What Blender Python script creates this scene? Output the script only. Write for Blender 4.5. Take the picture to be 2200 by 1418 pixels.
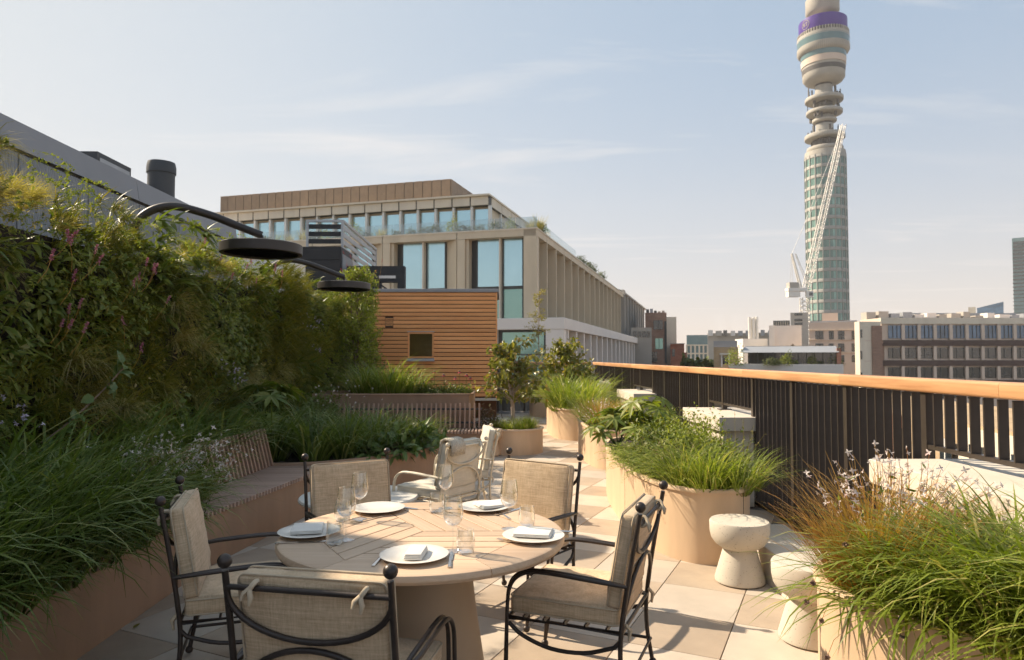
import bpy, bmesh, math, random
from mathutils import Vector, Matrix
R = math.radians
rnd = random.Random(11)
sc = bpy.context.scene
COL = sc.collection
for o in list(bpy.data.objects): bpy.data.objects.remove(o)

# ------------------------------------------------------------------ camera
CAM_Z = 1.75
FPX = 1467.0
PITCH = math.atan(59/FPX); YAW = math.atan(20/FPX)
cam = bpy.data.cameras.new('camera'); co = bpy.data.objects.new('camera', cam); COL.objects.link(co)
co.location = (0, 0, CAM_Z); co.rotation_euler = (math.pi/2+PITCH, 0, -YAW)
cam.sensor_width = 36; cam.lens = FPX/2200*36
cam.clip_start = .05; cam.clip_end = 6000
cam.dof.use_dof = True; cam.dof.focus_distance = 4.2; cam.dof.aperture_fstop = 5.0
sc.camera = co
# ------------------------------------------------------------------ sun and sky
SUN_EL = R(39); SUN_AZ = R(-27)        # the sun stands to the left and beyond: shadows fall right and towards the camera
to_sun = Vector((-math.cos(SUN_EL)*math.cos(SUN_AZ), -math.cos(SUN_EL)*math.sin(SUN_AZ), math.sin(SUN_EL)))
sl = bpy.data.lights.new('sun', 'SUN'); so = bpy.data.objects.new('sun', sl); COL.objects.link(so)
sl.energy = 3.95; sl.angle = R(.6); sl.color = (1, .85, .65)
so.rotation_euler = to_sun.to_track_quat('Z', 'Y').to_euler(); so.location = (-20, 0, 30)
w = bpy.data.worlds.new('World'); sc.world = w; w.use_nodes = True
wt = w.node_tree; wt.nodes.clear()
def node(t, typ, props=None, **inp):
    n = t.nodes.new(typ)
    for k, v in (props or {}).items(): setattr(n, k, v)
    for k, v in inp.items():
        key = k.replace('_', ' ')
        s = n.inputs[key] if key in n.inputs else n.inputs[int(k[1:])]
        if isinstance(v, bpy.types.NodeSocket): t.links.new(v, s)
        else: s.default_value = v
    return n
def mathn(t, op, a, b=0.0, clamp=False): 
    return node(t, 'ShaderNodeMath', {'operation': op, 'use_clamp': clamp}, i0=a, i1=b).outputs[0]
def mixc(t, f, a, b):
    n = t.nodes.new('ShaderNodeMix'); n.data_type = 'RGBA'
    for s, v in ((n.inputs[0], f), (n.inputs[6], a), (n.inputs[7], b)):
        if isinstance(v, bpy.types.NodeSocket): t.links.new(v, s)
        else: s.default_value = v if not isinstance(v, (tuple, list)) or len(v) == 4 else (*v, 1)
    return n.outputs[2]
def ramp(t, fac, stops, interp='LINEAR'):
    n = t.nodes.new('ShaderNodeValToRGB'); t.links.new(fac, n.inputs[0]); e = n.color_ramp; e.interpolation = interp
    while len(e.elements) < len(stops): e.elements.new(.5)
    for el, (p, c) in zip(e.elements, stops):
        el.position = p; el.color = c if len(c) == 4 else (*c, 1)
    return n.outputs[0]
sky = node(wt, 'ShaderNodeTexSky', {'sky_type': 'NISHITA', 'sun_disc': False, 'sun_elevation': SUN_EL,
      'sun_rotation': math.atan2(to_sun.x, to_sun.y), 'air_density': 1.1, 'dust_density': 1.6, 'ozone_density': 2.0, 'altitude': 50})
tc = node(wt, 'ShaderNodeTexCoord')
sep = node(wt, 'ShaderNodeSeparateXYZ', Vector=tc.outputs['Generated'])
zz = mathn(wt, 'MAXIMUM', sep.outputs[2], .06)
cx = mathn(wt, 'DIVIDE', sep.outputs[0], zz); cy = mathn(wt, 'DIVIDE', sep.outputs[1], zz)
cv = node(wt, 'ShaderNodeCombineXYZ', X=cx, Y=cy, Z=0.0)
m1 = node(wt, 'ShaderNodeMapping', Vector=cv.outputs[0], Rotation=(0, 0, R(24)), Scale=(.34, 1.15, 1))
n1 = node(wt, 'ShaderNodeTexNoise', Vector=m1.outputs[0], Scale=1.0, Detail=9.0, Roughness=.58, Distortion=.55)
m2 = node(wt, 'ShaderNodeMapping', Vector=cv.outputs[0], Location=(3.1, 1.7, 0), Rotation=(0, 0, R(-12)), Scale=(.16, .3, 1))
n2 = node(wt, 'ShaderNodeTexNoise', Vector=m2.outputs[0], Scale=1.0, Detail=4.0, Roughness=.5)
c1 = ramp(wt, n1.outputs[0], [(.55, (0, 0, 0)), (.72, (1, 1, 1))])
c2 = ramp(wt, n2.outputs[0], [(.36, (.12,)*3), (.66, (1, 1, 1))])
cl = mathn(wt, 'MULTIPLY', c1, c2)
haze = mathn(wt, 'POWER', mathn(wt, 'SUBTRACT', 1.0, mathn(wt, 'MAXIMUM', sep.outputs[2], 0.0), True), 3.2)
den = node(wt, 'ShaderNodeVectorMath', {'operation': 'MULTIPLY_ADD'}, i0=sky.outputs[0], i1=(.17, .17, .17), i2=(1, 1, 1))
soft = node(wt, 'ShaderNodeVectorMath', {'operation': 'DIVIDE'}, i0=sky.outputs[0], i1=den.outputs[0])
soft = node(wt, 'ShaderNodeVectorMath', {'operation': 'MULTIPLY'}, i0=soft.outputs[0], i1=(.84, 1.06, 1.25))
base = mixc(wt, mathn(wt, 'MULTIPLY', haze, .85), soft.outputs[0], (5.1, 4.1, 3.4))
veil = mixc(wt, mathn(wt, 'SUBTRACT', .58, mathn(wt, 'MULTIPLY', haze, .5), True), base, (1.9, 2.5, 3.1))
dirn = node(wt, 'ShaderNodeVectorMath', {'operation': 'NORMALIZE'}, i0=tc.outputs['Generated'])
sd_ = node(wt, 'ShaderNodeVectorMath', {'operation': 'DOT_PRODUCT'}, i0=dirn.outputs[0], i1=tuple(to_sun))
aureole = mathn(wt, 'POWER', mathn(wt, 'MAXIMUM', sd_.outputs['Value'], 0.0), 2.5)
veil = mixc(wt, mathn(wt, 'MULTIPLY', aureole, .6), veil, (3.75, 3.6, 3.35))
full = mixc(wt, mathn(wt, 'MULTIPLY', cl, .72), veil, (4.6, 4.25, 3.95))
bg = node(wt, 'ShaderNodeBackground', Color=full, Strength=.103)
wo = node(wt, 'ShaderNodeOutputWorld', Surface=bg.outputs[0])
vs = sc.view_settings; vs.view_transform = 'Standard'; vs.look = 'None'; vs.gamma = 1; vs.exposure = 1.16; vs.use_curve_mapping = False
sc.cycles.max_bounces = 7; sc.cycles.diffuse_bounces = 4; sc.cycles.use_adaptive_sampling = True; sc.cycles.adaptive_threshold = .025; sc.cycles.transparent_max_bounces = 14; sc.cycles.caustics_reflective = False; sc.cycles.caustics_refractive = False
sc.cycles.use_denoising = True

# ------------------------------------------------------------------ measuring helper: where a sight line meets a level or a depth
_F = Vector((math.sin(YAW)*math.cos(PITCH), math.cos(YAW)*math.cos(PITCH), math.sin(PITCH)))
_R = Vector((math.cos(YAW), -math.sin(YAW), 0)); _U = _R.cross(_F)
def sight(x, y): return _F + _R*((x-1100)/FPX) - _U*((y-709)/FPX)
def G(x, y, z=0.0):
    d = sight(x, y); return Vector((0, 0, CAM_Z)) + d*((z-CAM_Z)/d.z)
def A(x, y, Y):
    d = sight(x, y); return Vector((0, 0, CAM_Z)) + d*(Y/d.y)

# ------------------------------------------------------------------ mesh builder
class MB:
    def __init__(s): s.v = []; s.f = []; s.m = []; s.mi = 0
    def add(s, vs, fs):
        n = len(s.v); s.v += [tuple(p) for p in vs]; s.f += [tuple(i+n for i in q) for q in fs]; s.m += [s.mi]*len(fs); return s
    def box(s, x0, x1, y0, y1, z0, z1):
        return s.add([(x0,y0,z0),(x1,y0,z0),(x1,y1,z0),(x0,y1,z0),(x0,y0,z1),(x1,y0,z1),(x1,y1,z1),(x0,y1,z1)],
            [(0,3,2,1),(4,5,6,7),(0,1,5,4),(1,2,6,5),(2,3,7,6),(3,0,4,7)])
    def obox(s, c, size, M):
        hx, hy, hz = size[0]/2, size[1]/2, size[2]/2; c = Vector(c)
        vs = [c + M @ Vector(p) for p in ((-hx,-hy,-hz),(hx,-hy,-hz),(hx,hy,-hz),(-hx,hy,-hz),(-hx,-hy,hz),(hx,-hy,hz),(hx,hy,hz),(-hx,hy,hz))]
        return s.add(vs, [(0,3,2,1),(4,5,6,7),(0,1,5,4),(1,2,6,5),(2,3,7,6),(3,0,4,7)])
    def bar(s, a, b, w, d=None, up=(0,0,1)):
        a = Vector(a); b = Vector(b); z = (b-a); L = z.length; z.normalize(); u = Vector(up)
        if abs(z.dot(u)) > .98: u = Vector((1,0,0))
        x = u.cross(z).normalized(); y = z.cross(x)
        return s.obox((a+b)/2, (w, d or w, L), Matrix((x, y, z)).transposed())
    def tube(s, path, r, n=8, caps=True, closed=False):
        P = [Vector(p) for p in path]; k = len(P); rs = r if isinstance(r, (list, tuple)) else [r]*k
        T = []
        for i in range(k):
            a = P[(i-1) % k] if closed or i > 0 else P[i]; b = P[(i+1) % k] if closed or i < k-1 else P[i]
            T.append((b-a).normalized())
        u = Vector((0,0,1)) if abs(T[0].z) < .9 else Vector((1,0,0))
        x = T[0].cross(u).normalized(); vs = []
        for i in range(k):
            x = (x - T[i]*x.dot(T[i])).normalized(); y = T[i].cross(x)
            for j in range(n):
                a = 2*math.pi*j/n; vs.append(P[i] + (x*math.cos(a)+y*math.sin(a))*rs[i])
        fs = []
        for i in range(k if closed else k-1):
            i2 = (i+1) % k
            for j in range(n): fs.append((i*n+j, i*n+(j+1) % n, i2*n+(j+1) % n, i2*n+j))
        if caps and not closed: fs += [tuple(range(n))[::-1], tuple((k-1)*n+j for j in range(n))]
        return s.add(vs, fs)
    def lathe(s, prof, n=32, c=(0,0,0), close=False):
        vs = []; fs = []; k = len(prof)
        for r, z in prof:
            for j in range(n):
                a = 2*math.pi*j/n; vs.append((c[0]+r*math.cos(a), c[1]+r*math.sin(a), c[2]+z))
        for i in range(k-1 if not close else k):
            i2 = (i+1) % k
            for j in range(n): fs.append((i*n+j, i*n+(j+1) % n, i2*n+(j+1) % n, i2*n+j))
        if not close:
            if prof[0][0] > 1e-4: fs.append(tuple(range(n))[::-1])
            if prof[-1][0] > 1e-4: fs.append(tuple((k-1)*n+j for j in range(n)))
        return s.add(vs, fs)
    def prism(s, poly, z0, z1):
        n = len(poly); vs = [(x, y, z0) for x, y in poly] + [(x, y, z1) for x, y in poly]
        return s.add(vs, [tuple(range(n))[::-1], tuple(range(n, 2*n))] + [(i, (i+1) % n, n+(i+1) % n, n+i) for i in range(n)])
    def ball(s, c, r, n=14, m=9, sq=(1,1,1)):
        vs = []; fs = []
        for i in range(m+1):
            t = math.pi*i/m
            for j in range(n):
                a = 2*math.pi*j/n; vs.append((c[0]+r*sq[0]*math.sin(t)*math.cos(a), c[1]+r*sq[1]*math.sin(t)*math.sin(a), c[2]-r*sq[2]*math.cos(t)))
        for i in range(m):
            for j in range(n): fs.append((i*n+j, i*n+(j+1) % n, (i+1)*n+(j+1) % n, (i+1)*n+j))
        return s.add(vs, fs)
    def mesh(s, name, mats, smooth=None, bevel=0, seg=2):
        me = bpy.data.meshes.new(name); me.from_pydata(s.v, [], s.f)
        for m in (mats if isinstance(mats, (list, tuple)) else [mats]): me.materials.append(m)
        if len(me.materials) > 1: me.polygons.foreach_set('material_index', s.m)
        if bevel or smooth is not None:
            bm = bmesh.new(); bm.from_mesh(me); bmesh.ops.remove_doubles(bm, verts=bm.verts, dist=1e-5)
            if bevel:
                es = [e for e in bm.edges if len(e.link_faces) == 2 and e.calc_face_angle(0) > .6]
                bmesh.ops.bevel(bm, geom=es, offset=bevel, segments=seg, profile=.5, affect='EDGES', clamp_overlap=True)
            bm.to_mesh(me); bm.free()
        me.update()
        if smooth is not None:
            me.shade_smooth(); me.set_sharp_from_angle(angle=R(smooth))
        return me
    def build(s, name, mats, parent=None, smooth=None, bevel=0, seg=2):
        return link(name, s.mesh(name, mats, smooth, bevel, seg), parent)
def link(name, me, parent=None, loc=None, rz=None):
    o = bpy.data.objects.new(name, me); COL.objects.link(o)
    if parent: o.parent = parent
    if loc is not None: o.location = loc
    if rz is not None: o.rotation_euler = (0, 0, rz)
    return o
def tag(o, label=None, cat=None, group=None, kind=None):
    if label: o['label'] = label
    if cat: o['category'] = cat
    if group: o['group'] = group
    if kind: o['kind'] = kind
    return o
KIDS = {}
def thing(name, label, cat, loc=(0,0,0), rz=0, group=None):
    o = bpy.data.objects.new(name, None); COL.objects.link(o); o.empty_display_size = .1
    o.location = loc; o.rotation_euler = (0, 0, rz); return tag(o, label, cat, group)
def copy_tree(o, parent=None):
    c = o.copy(); COL.objects.link(c); c.parent = parent
    for ch in list(o.children):
        if ch is not c: copy_tree(ch, c)
    return c
def arc(cx, cz, r, a0, a1, n, f): return [f(cx+r*math.cos(R(a0+(a1-a0)*i/n)), cz+r*math.sin(R(a0+(a1-a0)*i/n))) for i in range(n+1)]
def closed_curve(pts, k=6):
    out = []; n = len(pts)
    for i in range(n):
        p0, p1, p2, p3 = (Vector((*pts[(i+j-1) % n][:2], 0)) for j in range(4))
        for q in range(k):
            t = q/k
            v = .5*((2*p1)+(p2-p0)*t+(2*p0-5*p1+4*p2-p3)*t*t+(3*p1-p0-3*p2+p3)*t**3); out.append((v.x, v.y))
    return out
def smooth_path(pts, k=6):
    P = [Vector(p) for p in pts]; P = [2*P[0]-P[1]] + P + [2*P[-1]-P[-2]]; out = []
    for i in range(1, len(P)-2):
        for q in range(k):
            t = q/k; p0, p1, p2, p3 = P[i-1:i+3]
            out.append(.5*((2*p1)+(p2-p0)*t+(2*p0-5*p1+4*p2-p3)*t*t+(3*p1-p0-3*p2+p3)*t**3))
    out.append(P[-2]); return out
def inset(poly, d):
    n = len(poly); out = []
    ar = sum(poly[i][0]*poly[(i+1) % n][1]-poly[(i+1) % n][0]*poly[i][1] for i in range(n)); sg = 1 if ar > 0 else -1
    for i in range(n):
        a = Vector(poly[i-1]); b = Vector(poly[i]); c = Vector(poly[(i+1) % n]); t = (c-a).normalized()
        out.append((b.x-t.y*d*sg, b.y+t.x*d*sg))
    return out

# ------------------------------------------------------------------ materials
def newmat(name):
    m = bpy.data.materials.new(name); m.use_nodes = True; t = m.node_tree; t.nodes.clear(); return m, t
def finish(t, sh): node(t, 'ShaderNodeOutputMaterial', Surface=sh)
def cl3(c, k): return tuple(max(0, min(1, x*k)) for x in c)
def mat(name, col, rough=.6, var=.1, scale=5, bump=0, bscale=60, metal=0, stretch=(1,1,1), objvar=0, col2=None, spec=.5, detail=6, bdist=.01, coat=0, isl=0):
    m, t = newmat(name)
    tcn = node(t, 'ShaderNodeTexCoord'); mp = node(t, 'ShaderNodeMapping', Vector=tcn.outputs['Object'], Scale=stretch)
    oi = node(t, 'ShaderNodeObjectInfo')
    if objvar:
        off = node(t, 'ShaderNodeVectorMath', {'operation': 'SCALE'}, i0=(13.1, 7.7, 3.3)); t.links.new(oi.outputs['Random'], off.inputs['Scale'])
        vec = node(t, 'ShaderNodeVectorMath', {'operation': 'ADD'}, i0=mp.outputs[0], i1=off.outputs[0]).outputs[0]
    else: vec = mp.outputs[0]
    nz = node(t, 'ShaderNodeTexNoise', Vector=vec, Scale=scale, Detail=detail, Roughness=.6)
    f = ramp(t, nz.outputs[0], [(.28, (0,0,0)), (.72, (1,1,1))])
    c = mixc(t, f, cl3(col, 1-var), cl3(col, 1+var) if col2 is None else col2)
    if isl:
        gi = node(t, 'ShaderNodeNewGeometry')
        c = node(t, 'ShaderNodeHueSaturation', Color=c, Value=mathn(t, 'ADD', mathn(t, 'MULTIPLY', gi.outputs['Random Per Island'], 2*isl), 1-isl)).outputs[0]
    if objvar:
        c = node(t, 'ShaderNodeHueSaturation', Color=c, Value=mathn(t, 'ADD', mathn(t, 'MULTIPLY', oi.outputs['Random'], 2*objvar), 1-objvar)).outputs[0]
    b = node(t, 'ShaderNodeBsdfPrincipled', Base_Color=c, Metallic=metal)
    t.links.new(mathn(t, 'ADD', mathn(t, 'MULTIPLY', nz.outputs[0], .16), rough-.08), b.inputs['Roughness'])
    b.inputs['Specular IOR Level'].default_value = spec; b.inputs['Coat Weight'].default_value = coat
    if bump:
        n2 = node(t, 'ShaderNodeTexNoise', Vector=vec, Scale=bscale, Detail=4.0)
        bp = node(t, 'ShaderNodeBump', Strength=bump, Distance=bdist, Height=n2.outputs[0]); t.links.new(bp.outputs[0], b.inputs['Normal'])
    finish(t, b.outputs[0]); return m
def wood(name, c1, c2, rough=.5, axis=0, fine=60, objvar=.1, coat=0, spec=.4):
    m, t = newmat(name); tcn = node(t, 'ShaderNodeTexCoord'); oi = node(t, 'ShaderNodeObjectInfo')
    s = [fine, fine, fine]; s[axis] = 1.6
    off = node(t, 'ShaderNodeVectorMath', {'operation': 'SCALE'}, i0=(3.1, 1.7, 2.3)); t.links.new(oi.outputs['Random'], off.inputs['Scale'])
    ad = node(t, 'ShaderNodeVectorMath', {'operation': 'ADD'}, i0=tcn.outputs['Object'], i1=off.outputs[0])
    mp = node(t, 'ShaderNodeMapping', Vector=ad.outputs[0], Scale=s)
    nz = node(t, 'ShaderNodeTexNoise', Vector=mp.outputs[0], Scale=1.0, Detail=8.0, Roughness=.62, Distortion=.5)
    s2 = [6, 6, 6]; s2[axis] = .8
    mp2 = node(t, 'ShaderNodeMapping', Vector=ad.outputs[0], Scale=s2)
    nb = node(t, 'ShaderNodeTexNoise', Vector=mp2.outputs[0], Scale=1.0, Detail=3.0)
    f = mathn(t, 'ADD', mathn(t, 'MULTIPLY', nz.outputs[0], .6), mathn(t, 'MULTIPLY', nb.outputs[0], .45))
    c = ramp(t, f, [(.34, c1), (.68, c2)])
    c = node(t, 'ShaderNodeHueSaturation', Color=c, Value=mathn(t, 'ADD', mathn(t, 'MULTIPLY', oi.outputs['Random'], 2*objvar), 1-objvar)).outputs[0]
    b = node(t, 'ShaderNodeBsdfPrincipled', Base_Color=c, Roughness=rough); b.inputs['Coat Weight'].default_value = coat
    b.inputs['Specular IOR Level'].default_value = spec
    bp = node(t, 'ShaderNodeBump', Strength=.25, Distance=.002, Height=nz.outputs[0]); t.links.new(bp.outputs[0], b.inputs['Normal'])
    finish(t, b.outputs[0]); return m
def leafmat(name, c1, c2, trans=.3, rough=.45, c3=None, spec=.35, tint=(1.15, 1.2, .5)):
    m, t = newmat(name); g = node(t, 'ShaderNodeNewGeometry'); tcn = node(t, 'ShaderNodeTexCoord'); oi = node(t, 'ShaderNodeObjectInfo')
    r = g.outputs['Random Per Island']
    st = [(0, c1), (.75, c2)] + ([(1, c3)] if c3 else [(1, cl3(c2, 1.15))])
    c = ramp(t, r, st)
    nz = node(t, 'ShaderNodeTexNoise', Vector=tcn.outputs['Object'], Scale=3.0, Detail=3.0)
    v = mathn(t, 'ADD', mathn(t, 'MULTIPLY', nz.outputs[0], .7), mathn(t, 'ADD', mathn(t, 'MULTIPLY', oi.outputs['Random'], .25), .52))
    c = node(t, 'ShaderNodeHueSaturation', Color=c, Value=v).outputs[0]
    b = node(t, 'ShaderNodeBsdfPrincipled', Base_Color=c, Roughness=rough); b.inputs['Specular IOR Level'].default_value = spec
    tint_c = node(t, 'ShaderNodeMix', {'data_type': 'RGBA', 'blend_type': 'MULTIPLY'}); tint_c.inputs[0].default_value = 1
    t.links.new(c, tint_c.inputs[6]); tint_c.inputs[7].default_value = (*tint, 1)
    tr = node(t, 'ShaderNodeBsdfTranslucent', Color=tint_c.outputs[2])
    mx = node(t, 'ShaderNodeMixShader', i0=trans, i1=b.outputs[0], i2=tr.outputs[0]); finish(t, mx.outputs[0]); return m
def fabric(name, c1, c2, sx=260, sz=260, slub=True):
    m, t = newmat(name); tcn = node(t, 'ShaderNodeTexCoord')
    def band(scale, sc_):
        mp = node(t, 'ShaderNodeMapping', Vector=tcn.outputs['Object'], Scale=scale)
        return node(t, 'ShaderNodeTexNoise', Vector=mp.outputs[0], Scale=sc_, Detail=3.0, Roughness=.7).outputs[0]
    a = band((9, 9, 150), 1.0); bq = band((150, 150, 9), 1.0); cc = band((1, 1, 1), 7.0)
    f = mathn(t, 'ADD', mathn(t, 'MULTIPLY', a, .5), mathn(t, 'ADD', mathn(t, 'MULTIPLY', bq, .38), mathn(t, 'MULTIPLY', cc, .22)))
    c = ramp(t, f, [(.4, c1), (.7, c2)])
    b = node(t, 'ShaderNodeBsdfPrincipled', Base_Color=c, Roughness=.95); b.inputs['Specular IOR Level'].default_value = .1
    b.inputs['Sheen Weight'].default_value = .15
    bp = node(t, 'ShaderNodeBump', Strength=.55, Distance=.004, Height=f); t.links.new(bp.outputs[0], b.inputs['Normal'])
    finish(t, b.outputs[0]); return m
def glassmat(name, tint=(.97, .98, .98), base=.035, edge=.75, power=3.0, rough=.02):
    m, t = newmat(name); lw = node(t, 'ShaderNodeLayerWeight', Blend=.5)
    f = mathn(t, 'ADD', mathn(t, 'MULTIPLY', mathn(t, 'POWER', lw.outputs['Facing'], power), edge), base, True)
    tr = node(t, 'ShaderNodeBsdfTransparent', Color=(*tint, 1)); gl = node(t, 'ShaderNodeBsdfGlossy', Color=(1, 1, 1, 1), Roughness=rough)
    mx = node(t, 'ShaderNodeMixShader', i0=f, i1=tr.outputs[0], i2=gl.outputs[0]); finish(t, mx.outputs[0]); return m
def corrugated(name, col, axis=1, freq=130):
    m, t = newmat(name); tcn = node(t, 'ShaderNodeTexCoord'); s = node(t, 'ShaderNodeSeparateXYZ', Vector=tcn.outputs['Object'])
    wv = mathn(t, 'SINE', mathn(t, 'MULTIPLY', s.outputs[axis], freq))
    nz = node(t, 'ShaderNodeTexNoise', Vector=tcn.outputs['Object'], Scale=1.2, Detail=5.0)
    c = mixc(t, nz.outputs[0], cl3(col, .85), cl3(col, 1.15))
    b = node(t, 'ShaderNodeBsdfPrincipled', Base_Color=c, Roughness=.5, Metallic=.1)
    bp = node(t, 'ShaderNodeBump', Strength=.8, Distance=.02, Height=wv); t.links.new(bp.outputs[0], b.inputs['Normal']); finish(t, b.outputs[0]); return m
def brickmat(name, c1, c2, mortar, scale=1.0):
    m, t = newmat(name); tcn = node(t, 'ShaderNodeTexCoord')
    s = node(t, 'ShaderNodeSeparateXYZ', Vector=tcn.outputs['Object'])
    v = node(t, 'ShaderNodeCombineXYZ', X=mathn(t, 'ADD', s.outputs[0], s.outputs[1]), Y=s.outputs[2], Z=0.0)
    bk = node(t, 'ShaderNodeTexBrick', Vector=v.outputs[0], Color1=(*c1, 1), Color2=(*c2, 1), Mortar=(*mortar, 1), Scale=scale)
    bk.inputs['Brick Width'].default_value = .45; bk.inputs['Row Height'].default_value = .15; bk.inputs['Mortar Size'].default_value = .012
    nz = node(t, 'ShaderNodeTexNoise', Vector=tcn.outputs['Object'], Scale=.35, Detail=5.0)
    c = node(t, 'ShaderNodeHueSaturation', Color=bk.outputs[0], Value=mathn(t, 'ADD', mathn(t, 'MULTIPLY', nz.outputs[0], .5), .75)).outputs[0]
    b = node(t, 'ShaderNodeBsdfPrincipled', Base_Color=c, Roughness=.85); finish(t, b.outputs[0]); return m
def terrazzo(name):
    m, t = newmat(name); tcn = node(t, 'ShaderNodeTexCoord')
    vo = node(t, 'ShaderNodeTexVoronoi', Vector=tcn.outputs['Object'], Scale=62.0)
    sp = ramp(t, vo.outputs['Distance'], [(.16, (1,1,1)), (.24, (0,0,0))])
    hv = node(t, 'ShaderNodeSeparateColor', Color=vo.outputs['Color'])
    pick = mathn(t, 'GREATER_THAN', hv.outputs[0], .52)
    nz = node(t, 'ShaderNodeTexNoise', Vector=tcn.outputs['Object'], Scale=7.0, Detail=6.0)
    basec = mixc(t, nz.outputs[0], (.50, .445, .365), (.60, .545, .455))
    spc = mixc(t, hv.outputs[1], (.16, .12, .09), (.42, .36, .28))
    c = mixc(t, mathn(t, 'MULTIPLY', sp, pick), basec, spc)
    b = node(t, 'ShaderNodeBsdfPrincipled', Base_Color=c, Roughness=.8)
    bp = node(t, 'ShaderNodeBump', Strength=.3, Distance=-.004, Height=sp); t.links.new(bp.outputs[0], b.inputs['Normal']); finish(t, b.outputs[0]); return m
M = {}
M['tile_light'] = mat('tile_light', (.50, .425, .345), .75, .12, 3.1, .12, 90, objvar=.07, detail=10)
M['tile_dark'] = mat('tile_dark', (.40, .315, .235), .75, .14, 3.1, .12, 90, objvar=.08, detail=10)
M['slab'] = mat('slab', (.12, .10, .085), .9)
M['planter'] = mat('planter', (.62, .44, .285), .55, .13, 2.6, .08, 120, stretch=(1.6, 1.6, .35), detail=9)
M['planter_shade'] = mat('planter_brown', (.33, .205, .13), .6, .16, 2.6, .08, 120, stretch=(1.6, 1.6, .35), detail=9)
M['soil'] = mat('soil', (.035, .026, .018), .95, .4, 30, .9, 60, bdist=.03)
M['stone'] = mat('stone', (.60, .53, .44), .8, .07, 2.5, .12, 120)
M['rail_metal'] = mat('rail_metal', (.06, .047, .04), .38, .15, 10, metal=.3)
M['handrail'] = wood('handrail', (.40, .185, .08), (.66, .37, .18), .5, axis=1, fine=34, coat=.15)
M['teak'] = wood('teak', (.50, .335, .215), (.68, .50, .345), .5, axis=0, fine=70, objvar=.12)
M['bench_wood'] = wood('bench_wood', (.34, .205, .145), (.47, .31, .225), .6, axis=2, fine=60, objvar=.12)
M['bench_seat'] = wood('bench_seat', (.36, .235, .175), (.50, .345, .265), .6, axis=0, fine=60, objvar=.12)
M['pane_brown'] = mat('pane_brown', (.09, .06, .018), .1, .3, 2, spec=.5)
M['hut_dark'] = mat('hut_dark', (.13, .055, .022), .9)
M['larch'] = wood('larch', (.68, .28, .095), (.87, .42, .17), .6, axis=0, fine=45, objvar=.14)
M['pedestal'] = mat('pedestal', (.44, .32, .215), .6, .06, 3)
M['iron'] = mat('iron', (.055, .043, .037), .40, .25, 14, .1, 60, metal=.45)
M['iron_worn'] = mat('iron_worn', (.05, .038, .032), .38, .3, 14, .1, 60, metal=.45)
M['cushion'] = fabric('cushion', (.43, .305, .185), (.72, .55, .37))
M['piping'] = mat('piping', (.50, .40, .28), .9, .1, 30)
M['cream_metal'] = mat('cream_metal', (.68, .58, .43), .45, .06, 8)
M['cream_cushion'] = fabric('cream_cushion', (.58, .52, .42), (.74, .68, .56))
M['throw'] = mat('throw_knit', (.60, .53, .42), .95, .3, 60, 1.0, 90, bdist=.02)
M['white_top'] = mat('white_top', (.66, .63, .57), .4, .04, 4)
M['terrazzo'] = terrazzo('terrazzo')
M['ceramic'] = mat('ceramic', (.72, .67, .60), .25, .03, 6, spec=.5)
M['linen'] = mat('linen', (.74, .70, .64), .9, .05, 30, .3, 220, bdist=.003)
M['steel'] = mat('steel', (.62, .61, .60), .2, .05, 10, metal=1)
M['glass'] = glassmat('drinking_glass', base=.07, edge=.95, power=2.2)
M['lamp_metal'] = mat('lamp_metal', (.05, .042, .038), .45, .1, 8, metal=.3)
M['mirror'] = mat('lamp_underside', (.55, .45, .3), .06, .03, 3, metal=1)
M['fascia'] = mat('fascia', (.29, .29, .305), .55, .10, .8)
M['corrugated'] = corrugated('corrugated', (.33, .34, .36))
M['dark_metal'] = mat('dark_metal', (.05, .052, .056), .5, .15, 3)
M['black'] = mat('black_board', (.014, .015, .018), .6, .2, 3)
M['galv'] = mat('galvanised', (.42, .43, .44), .5, .12, 5, metal=.3)
M['b_beige'] = mat('office_beige', (.64, .53, .38), .6, .12, .7, stretch=(1, 1, .25), detail=9)
M['b_cream'] = mat('office_cream', (.72, .63, .50), .6, .1, .7, stretch=(1, 1, .3), detail=9)
M['b_brown'] = mat('plant_screen', (.25, .18, .122), .6, .14, 1.5, objvar=.08)
M['b_white'] = mat('office_white', (.74, .69, .64), .7, .05, .5)
M['b_frame'] = mat('window_frame_dark', (.05, .052, .05), .5)
M['col_white'] = mat('column_white', (.78, .75, .70), .6, .04, 1)
M['pane_blue'] = mat('pane_blue', (.50, .74, .80), .16, .06, .22, spec=.6, metal=.7)
M['pane_teal'] = mat('pane_teal', (.28, .47, .42), .16, .08, .3, spec=.6, metal=.6)
M['pane_dark'] = mat('pane_dark', (.02, .026, .03), .08, .5, .6, spec=.8, coat=.5, objvar=.25)
M['pane_sky'] = mat('pane_sky', (.06, .14, .24), .08, .4, .5, spec=.8, coat=.5, objvar=.25)
M['rail_glass'] = glassmat('balustrade_glass', tint=(.82, .86, .86), base=.10, edge=.5, power=2)
M['concrete'] = mat('concrete', (.44, .40, .35), .8, .08, .25)
M['t_band'] = mat('tower_band', (.36, .345, .315), .7, .08, .2)
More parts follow.
